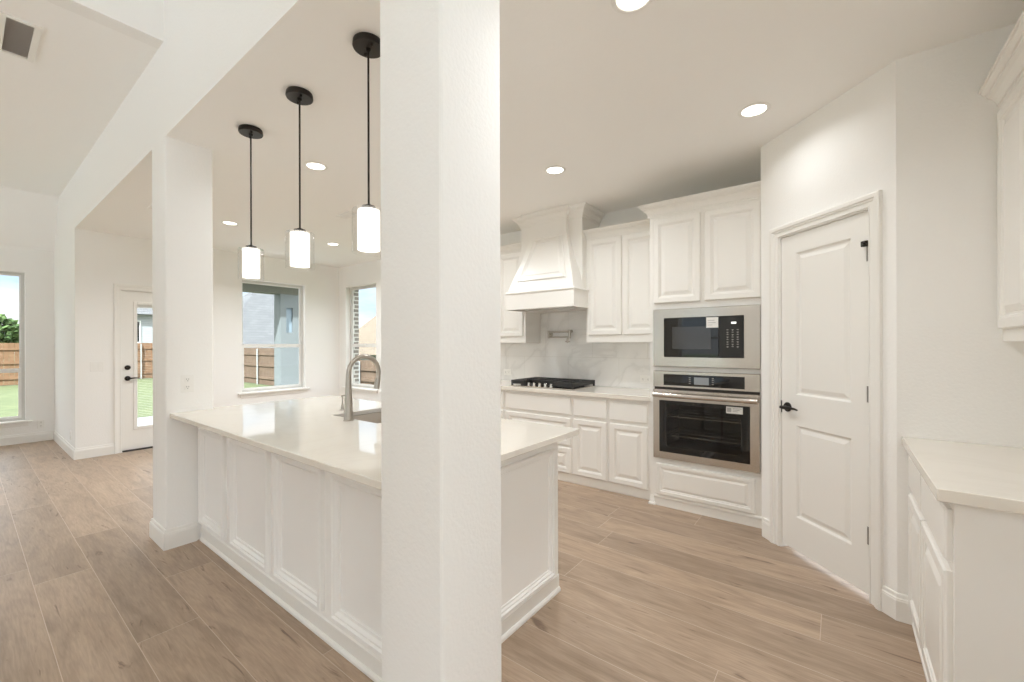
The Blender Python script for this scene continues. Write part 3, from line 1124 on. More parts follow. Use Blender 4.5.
base_cab('white base cabinet left of the cooktop drawers, mostly behind the near column', XW0, -2.912, [
    ('drawer', -3.665, -2.925, 0.672, 0.838, DRAWER_RINGS),
    ('door', -3.665, -3.302, 0.096, 0.640, DOOR_RINGS), ('door', -3.290, -2.925, 0.096, 0.640, DOOR_RINGS)])
base_cab('white drawer base cabinet directly below the gas cooktop', -2.911, -2.064, [
    ('drawer', -2.893, -2.082, 0.672, 0.838, DRAWER_RINGS),
    ('drawer', -2.893, -2.082, 0.372, 0.640, DOOR_RINGS),
    ('drawer', -2.893, -2.082, 0.096, 0.346, DOOR_RINGS)])
base_cab('narrow white base cabinet just right of the cooktop drawers', -2.063, -1.688, [
    ('drawer', -2.048, -1.702, 0.672, 0.838, DRAWER_RINGS), ('door', -2.048, -1.702, 0.096, 0.640, DOOR_RINGS)])
base_cab('narrow white base cabinet next to the tall oven cabinet', -1.687, -1.2795, [
    ('drawer', -1.672, -1.318, 0.672, 0.838, DRAWER_RINGS), ('door', -1.672, -1.318, 0.096, 0.640, DOOR_RINGS)])
bm = B()
box(bm, XW0 - 0.02, -1.2795, YFB - 0.04, YK - 0.001, 0.869, 0.909)
bev(tag(obj('wall_countertop', bm, 'quartz'), 'pale quartz counter under the backsplash holding the cooktop', 'countertop'), 0.003, 2)

bm = B()
grid_solid(bm, [XW0, -2.82, -2.055, -1.2795], [0.9095, 1.379, 1.73], lambda u, v: v < 1.379 or -2.82 < u < -2.055, YK - 0.009, YK - 0.0005, lambda u, v, q: (u, q, v))
struct('trim_backsplash', bm, 'marble_tile', 'grey veined marble tile backsplash behind the cooktop', 'backsplash')

YFU = 3.930


def upper_cab(label, x0, x1, doors, zb, zt, side=None):
    t = thing('upper_cabinet', label, 'cabinet', (0, YFU, 0), 0)
    bm = B()
    box(bm, x0, x1, 0, YK - YFU - 0.001, zb, zt)
    obj('body', bm, 'cabinet_paint', t)
    for a, b_ in doors:
        panel_door(t, 'door', a, b_, zb + 0.075, zt - 0.030)
    bm = B()
    cp = crown_prof(0.088, 0.060)
    prof_run(bm, (x0, 0, zt - 0.014), (x1, 0, zt - 0.014), (0, -1, 0), cp)
    obj('crown', bm, 'cabinet_paint', t)
    return t


upper_cab('tall white two door wall cabinet between hood and oven cabinet', -2.052, -1.2795, [(-2.027, -1.668), (-1.651, -1.306)], 1.383, 2.450)
upper_cab('white wall cabinet left of the range hood, cut off by the near column', -3.600, -2.822, [(-3.575, -3.222), (-3.206, -2.852)], 1.383, 2.450)

# ------------------------------------------------------------------ range hood
t = thing('range_hood', 'white flared range hood with crown and inset panel above the cooktop', 'range hood', (-2.435, YK, 0))
yw, yc, ym = 3.845 - YK, 3.795 - YK, 3.610 - YK
bm = B()
box(bm, -0.384, 0.382, yw, -0.0015, 1.80, CZ - 0.09)
obj('chase', bm, 'cabinet_paint', t)
bm = B()
prof = [(0.225, yc, CZ - 0.09), (0.225, yc, 2.520), (0.245, yc + 0.026 - 0.035, 2.44), (0.300, yc - 0.065, 2.25), (0.358, yc - 0.122, 2.08), (0.400, ym + 0.012, 1.935), (0.403, ym + 0.012, 1.925)]
rings = [[(-w_, yw - 0.001, z), (-w_, yf, z), (w_, yf, z), (w_, yw - 0.001, z)] for w_, yf, z in prof]
loops(bm, rings, cap0=True, cap1=True)
obj('chimney', bm, 'cabinet_paint', t)


def on_flare(u, z, out):
    """point on the flared front: u in -1..1 across"""
    for (w0, y0, z0), (w1, y1, z1) in zip(prof, prof[1:]):
        if z1 <= z <= z0 and z0 > z1:
            k = (z0 - z) / (z0 - z1)
            return Vector((u * (w0 + (w1 - w0) * k), y0 + (y1 - y0) * k - out, z))


def flare_ring(ins, out):
    zt_, zb_ = 2.495 - ins * 0.9, 2.035 + ins * 0.9
    pts = []
    steps = 9
    wt, wb = 0.72, 0.80

    def edge(k, sgn):
        z = zt_ + (zb_ - zt_) * k
        p = on_flare(sgn, z, out)
        full = abs(p.x)
        half = 0.172 + (0.298 - 0.172) * (2.495 - z) / (2.495 - 2.035)
        p.x = sgn * min(full, half - ins)
        return p
    for k in range(steps):
        pts.append(edge(k / (steps - 1), -1))
    for k in range(steps):
        pts.append(edge(1 - k / (steps - 1), 1))
    return pts


bm = B()
rings = [flare_ring(i_, o_) for i_, o_ in ((0.0, 0.0005), (0.0, 0.012), (0.006, 0.016), (0.018, 0.016), (0.026, 0.008), (0.036, 0.008), (0.042, 0.002), (0.058, 0.002), (0.072, 0.009))]
loops(bm, rings)
last = rings[-1]
for k in range(8):
    quad(bm, last[k], last[k + 1], last[16 - k], last[17 - k])
bmesh.ops.remove_doubles(bm, verts=list(bm.verts), dist=0.0003)
obj('inset_panel', bm, 'cabinet_paint', t)
bm = B()
grid_solid(bm, [-0.416, -0.386, 0.386, 0.416], [ym, ym + 0.03, -0.330, -0.002], lambda u, v: not (-0.386 < u < 0.386 and ym + 0.03 < v < -0.330), 1.735, 1.915, lambda u, v, q: (u, v, q) if v < -0.3 else (max(-0.384, min(0.382, u)), v, q))
bmesh.ops.remove_doubles(bm, verts=list(bm.verts), dist=0.0002)
bm2 = [(0, 0), (0.010, 0), (0.010, 0.008), (0.004, 0.018), (0, 0.020)]
for p0, p1, out, m0, m1 in (((-0.416, ym, 1.905), (0.416, ym, 1.905), (0, -1, 0), 1, 1), ((0.416, ym, 1.905), (0.416, YFU - YK - 0.024, 1.905), (1, 0, 0), 1, 0), ((-0.416, YFU - YK - 0.024, 1.905), (-0.416, ym, 1.905), (-1, 0, 0), 0, 1)):
    prof_run(bm, p0, p1, out, bm2, m0, m1)
obj('mantel', bm, 'cabinet_paint', t)
bm = B()
box(bm, -0.380, 0.380, ym + 0.04, -0.002, 1.765, 1.80)
obj('vent_liner', bm, 'steel', t)
bm = B()
cp = crown_prof(0.11, 0.072)
zc = CZ - 0.112
prof_run(bm, (-0.225, yc, zc), (0.225, yc, zc), (0, -1, 0), cp, 1, 1)
prof_run(bm, (0.225, yc, zc), (0.225, yw, zc), (1, 0, 0), cp, 1, -1)
prof_run(bm, (-0.225, yw, zc), (-0.225, yc, zc), (-1, 0, 0), cp, -1, 1)
prof_run(bm, (0.225, yw, zc), (0.382, yw, zc), (0, -1, 0), cp, -1, 1)
prof_run(bm, (-0.384, yw, zc), (-0.225, yw, zc), (0, -1, 0), cp, 1, -1)
prof_run(bm, (0.382, yw, zc), (0.382, -0.002, zc), (1, 0, 0), cp, 1, 0)
prof_run(bm, (-0.384, -0.002, zc), (-0.384, yw, zc), (-1, 0, 0), cp, 0, 1)
obj('crown', bm, 'cabinet_paint', t)

# ------------------------------------------------------------------ cooktop
CX0, CX1, CY0, CY1 = -2.850, -2.074, 3.678, 4.180
t = thing('cooktop', 'black gas cooktop with cast iron grates on the pale counter', 'cooktop', ((CX0 + CX1) / 2, (CY0 + CY1) / 2, CT1))
w2, d2 = (CX1 - CX0) / 2, (CY1 - CY0) / 2
bm = B()
ebox(bm, -w2, w2, -d2, d2, 0.0006, 0.012, 0.004)
obj('base_pan', bm, 'steel', t)


def grate(x0, x1, y0, y1):
    bm = B()
    z0, z1, b_ = 0.030, 0.070, 0.016
    for a, c in ((x0, x0 + b_), (x1 - b_, x1)):
        ebox(bm, a, c, y0, y1, z0, z1, 0.002)
    for a, c in ((y0, y0 + b_), (y1 - b_, y1)):
        ebox(bm, x0 + b_, x1 - b_, a, c, z0, z1, 0.002)
    n = max(2, int((y1 - y0) / 0.075))
    for k in range(1, n):
        yy = y0 + (y1 - y0) * k / n
        ebox(bm, x0 + b_, x1 - b_, yy - 0.005, yy + 0.005, z0 + 0.008, z1, 0.002)
    xm = (x0 + x1) / 2
    ebox(bm, xm - 0.005, xm + 0.005, y0 + b_, y1 - b_, z0 + 0.010, z1 - 0.001, 0.002)
    for a in (x0 + 0.001, x1 - b_ - 0.001):
        for c in (y0 + 0.001, y1 - b_ - 0.001):
            box(bm, a, a + b_, c, c + b_, 0.0125, z0)
    return bm


for a, b_, c in ((-w2 + 0.006, -0.185, -d2 + 0.006), (-0.183, 0.153, -d2 + 0.115), (0.155, w2 - 0.006, -d2 + 0.006)):
    obj('grate', grate(a, b_, c, d2 - 0.006), 'cast_iron', t)
for x, yv, r in ((-0.28, -0.12, 0.038), (-0.28, 0.12, 0.045), (0.0, 0.05, 0.055), (0.265, -0.12, 0.045), (0.265, 0.12, 0.038)):
    bm = B()
    lathe(bm, [(0.0, 0.0122), (r + 0.012, 0.0122), (r + 0.010, 0.020), (r, 0.022), (r, 0.029), (r - 0.006, 0.032), (0.0, 0.032)], (x, yv, 0), seg=22, cap=False)
    obj('burner', bm, 'cast_iron', t)
for k in range(5):
    bm = B()
    x = -0.166 + 0.0715 * k - 0.008
    lathe(bm, [(0.0, 0.0122), (0.022, 0.0122), (0.021, 0.018), (0.018, 0.020), (0.0165, 0.042), (0.014, 0.046), (0.0, 0.046)], (x, -d2 + 0.045, 0), seg=18, cap=False)
    ebox(bm, x - 0.004, x + 0.004, -d2 + 0.028, -d2 + 0.062, 0.044, 0.052, 0.002)
    obj('knob', bm, 'chrome', t, label='chrome control knob')

# pot filler
t = thing('pot_filler', 'folded chrome pot filler on the tile above the cooktop', 'faucet', (-2.67, YBS, 1.48))
bm = B()
lathe(bm, [(0.0, -0.0006), (0.030, -0.0006), (0.030, -0.006), (0.014, -0.010), (0.012, -0.055), (0.0, -0.055)], (0, 0, 0), 'Y', 20, cap=False)
tube(bm, [(0, -0.05, -0.045), (0, -0.05, 0.042)], 0.013, 14)
obj('wall_flange', bm, 'nickel', t)
bm = B()
tube(bm, [(0, -0.05, 0.028), (0.285, -0.062, 0.026)], 0.0095, 12)
obj('arm', bm, 'nickel', t)
bm = B()
tube(bm, [(0.285, -0.062, 0.048), (0.285, -0.062, -0.05)], [0.016, 0.013], 14)
tube(bm, [(0.255, -0.062, 0.026), (0.315, -0.062, 0.032)], [0.012, 0.017], 14)
obj('elbow', bm, 'nickel', t)
bm = B()
tube(bm, [(0.285, -0.062, -0.032), (0.03, -0.075, -0.034)], 0.0085, 12)
obj('arm', bm, 'nickel', t)
bm = B()
tube(bm, [(0.268, -0.068, -0.034), (0.268, -0.078, -0.06), (0.268, -0.078, -0.10)], [0.010, 0.012, 0.011], 12)
tube(bm, [(0.238, -0.078, -0.085), (0.298, -0.078, -0.085)], 0.006, 10)
obj('spout', bm, 'nickel', t)

# ------------------------------------------------------------------ tall oven cabinet
YT = 3.612
TX0, TX1 = -1.2855, -0.4455
OX0, OX1 = -1.236, -0.480      # openings
t = thing('oven_cabinet', 'tall white cabinet housing the microwave and wall oven', 'cabinet', (0.007, YT, 0))
D = YK - YT - 0.002
bm = B()
box(bm, TX0, TX0 + 0.018, 0.02, D, 0.0, 2.465)
box(bm, TX1 - 0.018, TX1, 0.02, D, 0.0, 2.465)
box(bm, TX0 + 0.018, TX1 - 0.018, D - 0.012, D, 0.0, 2.465)
for z in (0.09, 0.385, 1.152, 1.68, 2.447):
    box(bm, TX0 + 0.018, TX1 - 0.018, 0.02, D - 0.012, z, z + 0.018)
obj('carcass', bm, 'cabinet_paint', t)
bm = B()
hz = [(0.430, 1.125), (1.195, 1.640)]
zl = sorted({0.0, 2.466, *[q for h in hz for q in h]})
grid_solid(bm, [TX0, OX0, OX1, TX1], zl, lambda u, v: not (OX0 < u < OX1 and any(a < v < b_ for a, b_ in hz)), 0.0, 0.0195, lambda u, v, q: (u, q, v))
obj('face_frame', bm, 'cabinet_paint', t)
panel_door(t, 'door', -1.252, -0.876, 1.708, 2.418)
panel_door(t, 'door', -0.846, -0.458, 1.708, 2.418)
panel_door(t, 'drawer', -1.231, -0.500, 0.100, 0.362, rings=[(0, 0.0), (0, -0.015), (0.004, -0.020), (0.030, -0.020), (0.034, -0.014), (0.042, -0.014), (0.046, -0.010), (0.050, -0.010), (0.066, -0.017)])
bm = B()
cp = crown_prof(0.108, 0.076)
zc = 2.438
prof_run(bm, (TX0, 0, zc), (TX1, 0, zc), (0, -1, 0), cp, 1, 0)
prof_run(bm, (TX0, YFU - YT - 0.062, zc), (TX0, 0, zc), (-1, 0, 0), cp, 0, 1)
obj('crown', bm, 'cabinet_paint', t)
bm = B()
prof_run(bm, (TX0 + 0.03, 0, 0), (TX1, 0, 0), (0, -1, 0), [(0, 0), (0.003, 0), (0.003, 0.062), (0.009, 0.070), (0.009, 0.080), (0.003, 0.088), (0, 0.090)])
obj('base_moulding', bm, 'cabinet_paint', t)
bm = B()
loops(bm, [[(TX0 - a, 0.02, z), (TX0 - a, -0.004 - a, z), (TX0 + 0.028 + a, -0.004 - a, z), (TX0 + 0.028 + a, 0.02, z)] for a, z in ((0.0, 0.075), (0.002, 0.045), (0.008, 0.022), (0.016, 0.014), (0.016, 0.0005))], cap0=True, cap1=True)
obj('foot', bm, 'trim_paint', t)

# microwave
t = thing('microwave', 'built-in stainless microwave above the wall oven', 'microwave', (0.007, YT, 0))
MX0, MX1, MZ0, MZ1 = -1.254, -0.461, 1.179, 1.656
GX0, GX1, GZ0, GZ1 = -1.161, -0.571, 1.260, 1.579
bm = B()
box(bm, OX0 + 0.004, OX1 - 0.004, 0.0, 0.45, 1.20, 1.635)
obj('body', bm, 'steel_dark', t)
bm = B()
rings = []
for d, yy in ((0, -0.0005), (0, -0.018), (0.003, -0.022)):
    rings.append(rect(MX0, MX1, MZ0, MZ1, d, yy))
rings.append(rect(GX0, GX1, GZ0, GZ1, -0.003, -0.022))
rings.append(rect(GX0, GX1, GZ0, GZ1, 0.0, -0.019))
rings.append(rect(GX0, GX1, GZ0, GZ1, 0.0, -0.0005))
loops(bm, rings)
obj('trim_frame', bm, 'steel', t)
PXm = -0.742
bm = B()
ebox(bm, GX0 + 0.001, PXm - 0.001, -0.024, -0.001, GZ0 + 0.001, GZ1 - 0.001, 0.002)
dr = obj('door', bm, 'black_glass', t)
bm = B()
quad(bm, (-1.095, -0.0245, 1.325), (-0.800, -0.0245, 1.325), (-0.800, -0.0245, 1.505), (-1.095, -0.0245, 1.505))
obj('window', bm, 'steel_dark', dr).data.materials[0] = mat('mesh_window', (0.05, 0.05, 0.05), 0.08, spec=0.6)
bm = B()
box(bm, -0.832, -0.744, -0.0256, -0.0250, 1.493, 1.575)
st = obj('sticker', bm, 'sticker', dr, label='white paper sticker')
bm = B()
for k, wd in enumerate((0.05, 0.06, 0.035)):
    box(bm, -0.822, -0.822 + wd, -0.0259, -0.0257, 1.548 - k * 0.018, 1.552 - k * 0.018)
obj('print', bm, 'print_grey', st)
bm = B()
ebox(bm, PXm + 0.001, GX1 - 0.001, -0.024, -0.001, GZ0 + 0.001, GZ1 - 0.001, 0.002)
cp_ = obj('control_panel', bm, 'black_panel', t)
bm = B()
quad(bm, (-0.655, -0.0246, 1.520), (-0.620, -0.0246, 1.520), (-0.620, -0.0246, 1.534), (-0.655, -0.0246, 1.534))
obj('display', bm, 'display_lit', cp_, label='small lit display')
for c_ in range(3):
    bm = B()
    for r_ in range(8):
        x = -0.680 + c_ * 0.035
        z = 1.472 - r_ * 0.0185
        quad(bm, (x - 0.007, -0.0246, z), (x + 0.007, -0.0246, z), (x + 0.007, -0.0246, z + 0.0035), (x - 0.007, -0.0246, z + 0.0035))
        if (r_ * 3 + c_) % 2:
            quad(bm, (x - 0.004, -0.0246, z - 0.006), (x + 0.004, -0.0246, z - 0.006), (x + 0.004, -0.0246, z - 0.0035), (x - 0.004, -0.0246, z - 0.0035))
    obj('keypad_column', bm, 'keys', cp_)

# wall oven
t = thing('wall_oven', 'stainless wall oven with a dark glass door below the microwave', 'oven', (0.007, YT, 0))
VX0, VX1 = -1.253, -0.463
bm = B()
# open-fronted cavity box
grid_solid(bm, [OX0 + 0.004, OX0 + 0.05, OX1 - 0.05, OX1 - 0.004], [0.434, 0.48, 0.90, 1.121], lambda u, v: not (OX0 + 0.05 < u < OX1 - 0.05 and 0.48 < v < 0.90), 0.0, 0.50, lambda u, v, q: (u, q, v))
box(bm, OX0 + 0.05, OX1 - 0.05, 0.48, 0.50, 0.48, 0.90)
obj('cavity', bm, 'cavity', t)
for z in (0.60, 0.76):
    bm = B()
    for x in (OX0 + 0.056, OX1 - 0.056):
        tube(bm, [(x, 0.02, z), (x, 0.46, z)], 0.003, 6)
    for yy in (0.02, 0.16, 0.30, 0.46):
        tube(bm, [(OX0 + 0.056, yy, z), (OX1 - 0.056, yy, z)], 0.003, 6)
    for k in range(1, 20):
        x = OX0 + 0.056 + k * (OX1 - OX0 - 0.112) / 20
        tube(bm, [(x, 0.02, z + 0.002), (x, 0.46, z + 0.002)], 0.0018, 5)
    obj('rack', bm, 'chrome', t, label='chrome wire rack seen through the glass')
# control fascia
bm = B()
rings = [rect(VX0, VX1, 1.006, 1.141, 0, -0.0005), rect(VX0, VX1, 1.006, 1.141, 0, -0.020), rect(VX0, VX1, 1.006, 1.141, 0.003, -0.024)]
a = [(-1.166, -0.024, 1.024), (-0.564, -0.024, 1.024), (-0.564, -0.024, 1.116), (-1.166, -0.024, 1.116)]
rings.append(a)
rings.append([(p[0], -0.0225, p[2]) for p in a])
loops(bm, rings)
fa = obj('fascia', bm, 'steel', t)
bm = B()
box(bm, -1.1655, -0.5645, -0.0232, -0.004, 1.0245, 1.1155)
cpn = obj('control_panel', bm, 'black_glass', fa, label='black glass control strip')
bm = B()
quad(bm, (-0.925, -0.0236, 1.040), (-0.815, -0.0236, 1.040), (-0.815, -0.0236, 1.098), (-0.925, -0.0236, 1.098))
obj('display', bm, 'display_grey', cpn, label='grey display screen')
for x in (-0.958, -0.785):
    bm = B()
    for z in (1.046, 1.062, 1.078, 1.092):
        quad(bm, (x - 0.007, -0.0235, z), (x + 0.007, -0.0235, z), (x + 0.007, -0.0235, z + 0.004), (x - 0.007, -0.0235, z + 0.004))
    obj('touch_keys', bm, 'keys', cpn)
bm = B()
box(bm, VX0 + 0.006, VX1 - 0.004, -0.008, -0.0005, 0.988, 1.0055)
obj('gap_shadow_strip', bm, 'slot_dark', t).name = 'door_gap_shade'  # dark strip stands in for shade in the gap above the door
# door
bm = B()
OZ0, OZ1 = 0.409, 0.988
rings = [rect(VX0, VX1, OZ0, OZ1, 0, -0.0008), rect(VX0, VX1, OZ0, OZ1, 0, -0.026), rect(VX0, VX1, OZ0, OZ1, 0.004, -0.031)]
a = [(-1.200, -0.031, 0.468), (-0.528, -0.031, 0.468), (-0.528, -0.031, 0.898), (-1.200, -0.031, 0.898)]
rings.append(a)
rings.append([(p[0], -0.0285, p[2]) for p in a])
rings.append([(p[0], -0.0010, p[2]) for p in a])
loops(bm, rings)
dr = obj('door', bm, 'steel', t)
bm = B()
grid_solid(bm, [-1.1998, -1.140, -0.588, -0.5282], [0.4682, 0.520, 0.868, 0.8978], lambda u, v: not (-1.140 < u < -0.588 and 0.520 < v < 0.868), -0.0288, -0.024, lambda u, v, q: (u, q, v))
gl = obj('glass_border', bm, 'black_glass', dr, label='black glass border')
bm = B()
quad(bm, (-1.140, -0.0275, 0.520), (-0.588, -0.0275, 0.520), (-0.588, -0.0275, 0.868), (-1.140, -0.0275, 0.868))
obj('window', bm, 'oven_glass', dr, label='dark see-through oven window')
bm = B()
box(bm, -0.690, -0.576, -0.0305, -0.0292, 0.835, 0.886)
st = obj('sticker', bm, 'sticker', dr, label='white printed sticker')
bm = B()
box(bm, -0.684, -0.654, -0.0309, -0.0306, 0.845, 0.878)
for k in range(3):
    box(bm, -0.645, -0.586 - 0.012 * k, -0.0309, -0.0306, 0.872 - k * 0.011, 0.876 - k * 0.011)
obj('print', bm, 'print_grey', st)
bm = B()
pts = [(VX0 + 0.016, -0.074, 0.945), (VX1 - 0.012, -0.074, 0.945)]
tube(bm, pts, 0.0205, 20)
for x in (VX0 + 0.05, VX1 - 0.05):
    tube(bm, [(x, -0.030, 0.945), (x, -0.078, 0.945)], 0.012, 12)
obj('handle', bm, 'steel', dr, label='long round stainless handle')

# ------------------------------------------------------------------ right hand cabinets (facing -X)
RXF = 0.288
RY0, RY1 = 1.905, QY - 0.0005       # near end, far end
t = thing('base_cabinet', 'white two door base cabinet at the right edge with plain end panel', 'cabinet', (RXF, RY1, 0), -R90)
W = RY1 - RY0                      # local x: 0 at far end .. W at near end
bm = B()
box(bm, 0, W, 0, XR - RXF - 0.001, 0.09, 0.868)
obj('body', bm, 'cabinet_paint', t)
bm = B()
box(bm, 0, W - 0.004, 0.004, 0.02, 0, 0.0895)
box(bm, W - 0.02, W - 0.004, 0.02, XR - RXF - 0.002, 0, 0.0895)
prof_run(bm, (0.0, 0.004, 0), (W - 0.004, 0.004, 0), (0, -1, 0), [(0, 0), (0.012, 0), (0.012, 0.012), (0.005, 0.018), (0, 0.019)])
obj('plinth', bm, 'cabinet_paint', t)
mid = 0.415
for a, b_ in ((0.022, mid - 0.008), (mid + 0.008, W - 0.022)):
    panel_door(t, 'drawer', a, b_, 0.672, 0.838, rings=DRAWER_RINGS)
    panel_door(t, 'door', a, b_, 0.096, 0.640)
bm = B()
box(bm, 0.246, XR - 0.001, RY0 - 0.022, RY1, 0.869, 0.909)
bev(tag(obj('wall_countertop', bm, 'quartz'), 'beige quartz counter at the right edge of the kitchen', 'countertop'), 0.003, 2)

UXF = 0.580
t = thing('upper_cabinet', 'white wall cabinet with crown at the upper right edge', 'cabinet', (UXF, RY1, 0), -R90)
bm = B()
box(bm, 0, W, 0, XR - UXF - 0.001, 1.375, 2.415)
obj('body', bm, 'cabinet_paint', t)
for a, b_ in ((0.022, mid - 0.008), (mid + 0.008, W - 0.022)):
    panel_door(t, 'door', a, b_, 1.430, 2.388)
bm = B()
cp = crown_prof(0.105, 0.072)
prof_run(bm, (0.0, 0, 2.408), (W, 0, 2.408), (0, -1, 0), cp, 0, 1)
prof_run(bm, (W, 0, 2.408), (W, XR - UXF - 0.002, 2.408), (1, 0, 0), cp, 1, 0)
obj('crown', bm, 'cabinet_paint', t)

# ------------------------------------------------------------------ pendants


def pendant(label, x, y):
    t = thing('pendant_lamp', label, 'pendant lamp', (x, y, CZ), 0, 'pendants over the island')
    bm = B()
    lathe(bm, [(0.0, -0.001), (0.066, -0.001), (0.068, -0.006), (0.070, -0.026), (0.067, -0.032), (0.012, -0.033), (0.010, -0.046), (0.0, -0.046)], seg=32, cap=False)
    ca = obj('canopy', bm, 'bronze', t)
    for s in (-1, 1):
        bm = B()
        lathe(bm, [(0.0, -0.030), (0.007, -0.030), (0.007, -0.040), (0.004, -0.043), (0.0, -0.043)], (0.042 * s, -0.012 * s, 0), seg=10, cap=False)
        obj('screw', bm, 'bronze', ca)
    bm = B()
    tube(bm, [(0, 0, -0.040), (0, 0, -0.7660)], 0.0048, 10)
    obj('rod', bm, 'bronze', t)
    bm = B()
    lathe(bm, [(0.0, -0.7540), (0.014, -0.7560), (0.018, -0.7610), (0.031, -0.7630), (0.031, -0.7750), (0.030, -0.7780), (0.0, -0.7780)], seg=26, cap=False)
    obj('cap', bm, 'bronze', t)
    bm = B()
    lathe(bm, [(0.030, -0.7785), (0.048, -0.7800), (0.050, -0.7850), (0.050, -0.9640), (0.0485, -0.9660), (0.048, -0.9640), (0.048, -0.7890), (0.0, -0.7840)], seg=32, cap=False)
    obj('inner_shade', bm, 'opal', t, label='glowing white opal glass cylinder')
    bm = B()
    lathe(bm, [(0.052, -0.7785), (0.0705, -0.7795), (0.0735, -0.7840), (0.0735, -0.9780), (0.0715, -0.9800)], seg=36, cap=False)
    obj('outer_shade', bm, 'pendant_glass', t, label='clear glass outer cylinder')
    return t


p1 = pendant('farthest pendant, hanging nearest the far column', -3.027, 1.158)
dup(p1, (-2.378, 1.158, CZ), 'middle one of the three island pendants')
dup(p1, (-1.725, 1.158, CZ), 'nearest pendant, half hidden by the near column')

# ------------------------------------------------------------------ recessed lights


def downlight(label, x, y, z, watts, group, tint=LAMP_TINT):
    t = thing('recessed_light', label, 'ceiling light', (x, y, z), 0, group)
    bm = B()
    lathe(bm, [(0.066, 0.004), (0.064, -0.002), (0.068, -0.006), (0.082, -0.004), (0.088, -0.0005)], seg=36, cap=False)
    obj('trim_ring', bm, 'plate_white', t)
    bm = B()
    lathe(bm, [(0.0, -0.0015), (0.064, -0.0015)], seg=36, cap=False)
    obj('lens', bm, 'lens', t, label='bright round lens')
    ld = bpy.data.lights.new('bulb', 'AREA')
    ld.shape = 'DISK'
    ld.size = 0.12
    ld.energy = watts
    ld.color = tint
    ld.spread = math.radians(150)
    lo = bpy.data.objects.new('bulb', ld)
    COL.objects.link(lo)
    lo.parent = t
    lo.location = (0, 0, -0.012)
    return t


GK = 'recessed lights of the kitchen ceiling'
n1 = downlight('recessed light just left of the farthest pendant rod', -5.550, 1.902, CZ, NOOK_W, GK)
dup(n1, (-5.587, 3.180, CZ), 'small recessed light above the wide breakfast window')
downlight('recessed light between the middle and nearest pendants', -3.249, 1.709, CZ, KITCHEN_W * 0.55, GK)
downlight('recessed light in front of the pantry door', -0.398, 2.913, CZ, KITCHEN_W * 0.28, GK)
k1 = downlight('recessed light in front of the range hood', -1.808, 2.930, CZ, KITCHEN_W * 1.2, GK)
for (x, y), lb in {
        (-0.655, 1.663): 'recessed light just beyond the top edge of the picture',
        (-3.300, 3.000): 'added recessed light hidden behind the near column'}.items():  # this one is added for its light, out of sight
    dup(k1, (x, y, CZ), lb)
GF = 'added recessed lights of the family room, outside the picture'  # unseen downlights added to help light the family room
f1 = downlight('recessed light added in the high ceiling above the viewer', -1.4, -0.9, TALL, FAMILY_W, GF)
for x, y in ((1.6, -0.9), (-1.4, -3.2), (1.6, -3.2)):
    dup(f1, (x, y, TALL), 'recessed light added in the high ceiling above the viewer')

# ------------------------------------------------------------------ vents
t = thing('air_vent', 'white framed grey louvred vent on the family room ceiling at top left', 'vent', (-4.335, 0.165, FZ))
bm = B()
hx_, hy_ = 0.270, 0.164
grid_solid(bm, [-hx_, -hx_ + 0.026, hx_ - 0.026, hx_], [-hy_, -hy_ + 0.030, -0.016, 0.016, hy_ - 0.030, hy_], lambda u, v: not (abs(u) < hx_ - 0.026 and (-hy_ + 0.030 < v < -0.016 or 0.016 < v < hy_ - 0.030)), -0.012, -0.0006, lambda u, v, q: (u, v, q))
obj('frame', bm, 'plate_white', t)
bm = B()
for k in range(22):
    x = -0.243 + k * 0.472 / 21
    loops(bm, [[(x, -hy_ + 0.03, -0.0015), (x + 0.016, -hy_ + 0.03, -0.009)], [(x, hy_ - 0.03, -0.0015), (x + 0.016, hy_ - 0.03, -0.009)]], close=False)
obj('louvres', bm, 'louver', t)
bm = B()
box(bm, -hx_ + 0.02, hx_ - 0.02, -hy_ + 0.02, hy_ - 0.02, -0.0012, -0.0007)
obj('backing', bm, 'louver', t)


def ceiling_register(label, x, y, w, d):
    t = thing('air_vent', label, 'vent', (x, y, CZ))
    bm = B()
    grid_solid(bm, [-w / 2, -w / 2 + 0.02, w / 2 - 0.02, w / 2], [-d / 2, -d / 2 + 0.02, d / 2 - 0.02, d / 2], lambda u, v: not (abs(u) < w / 2 - 0.02 and abs(v) < d / 2 - 0.02), -0.010, -0.0006, lambda u, v, q: (u, v, q))
    obj('frame', bm, 'plate_white', t)
    bm = B()
    n = 7
    for k in range(n):
        yy = -d / 2 + 0.024 + k * (d - 0.05) / n
        loops(bm, [[(-w / 2 + 0.02, yy, -0.001), (-w / 2 + 0.02, yy + 0.012, -0.008)], [(w / 2 - 0.02, yy, -0.001), (w / 2 - 0.02, yy + 0.012, -0.008)]], close=False)
    obj('louvres', bm, 'plate_white', t)
    return t


ceiling_register('small white ceiling register beside the nearest pendant shade', -4.20, 2.56, 0.26, 0.12)
ceiling_register('white ceiling register just left of the far column', -5.43, 1.13 + 0.12, 0.30, 0.16)

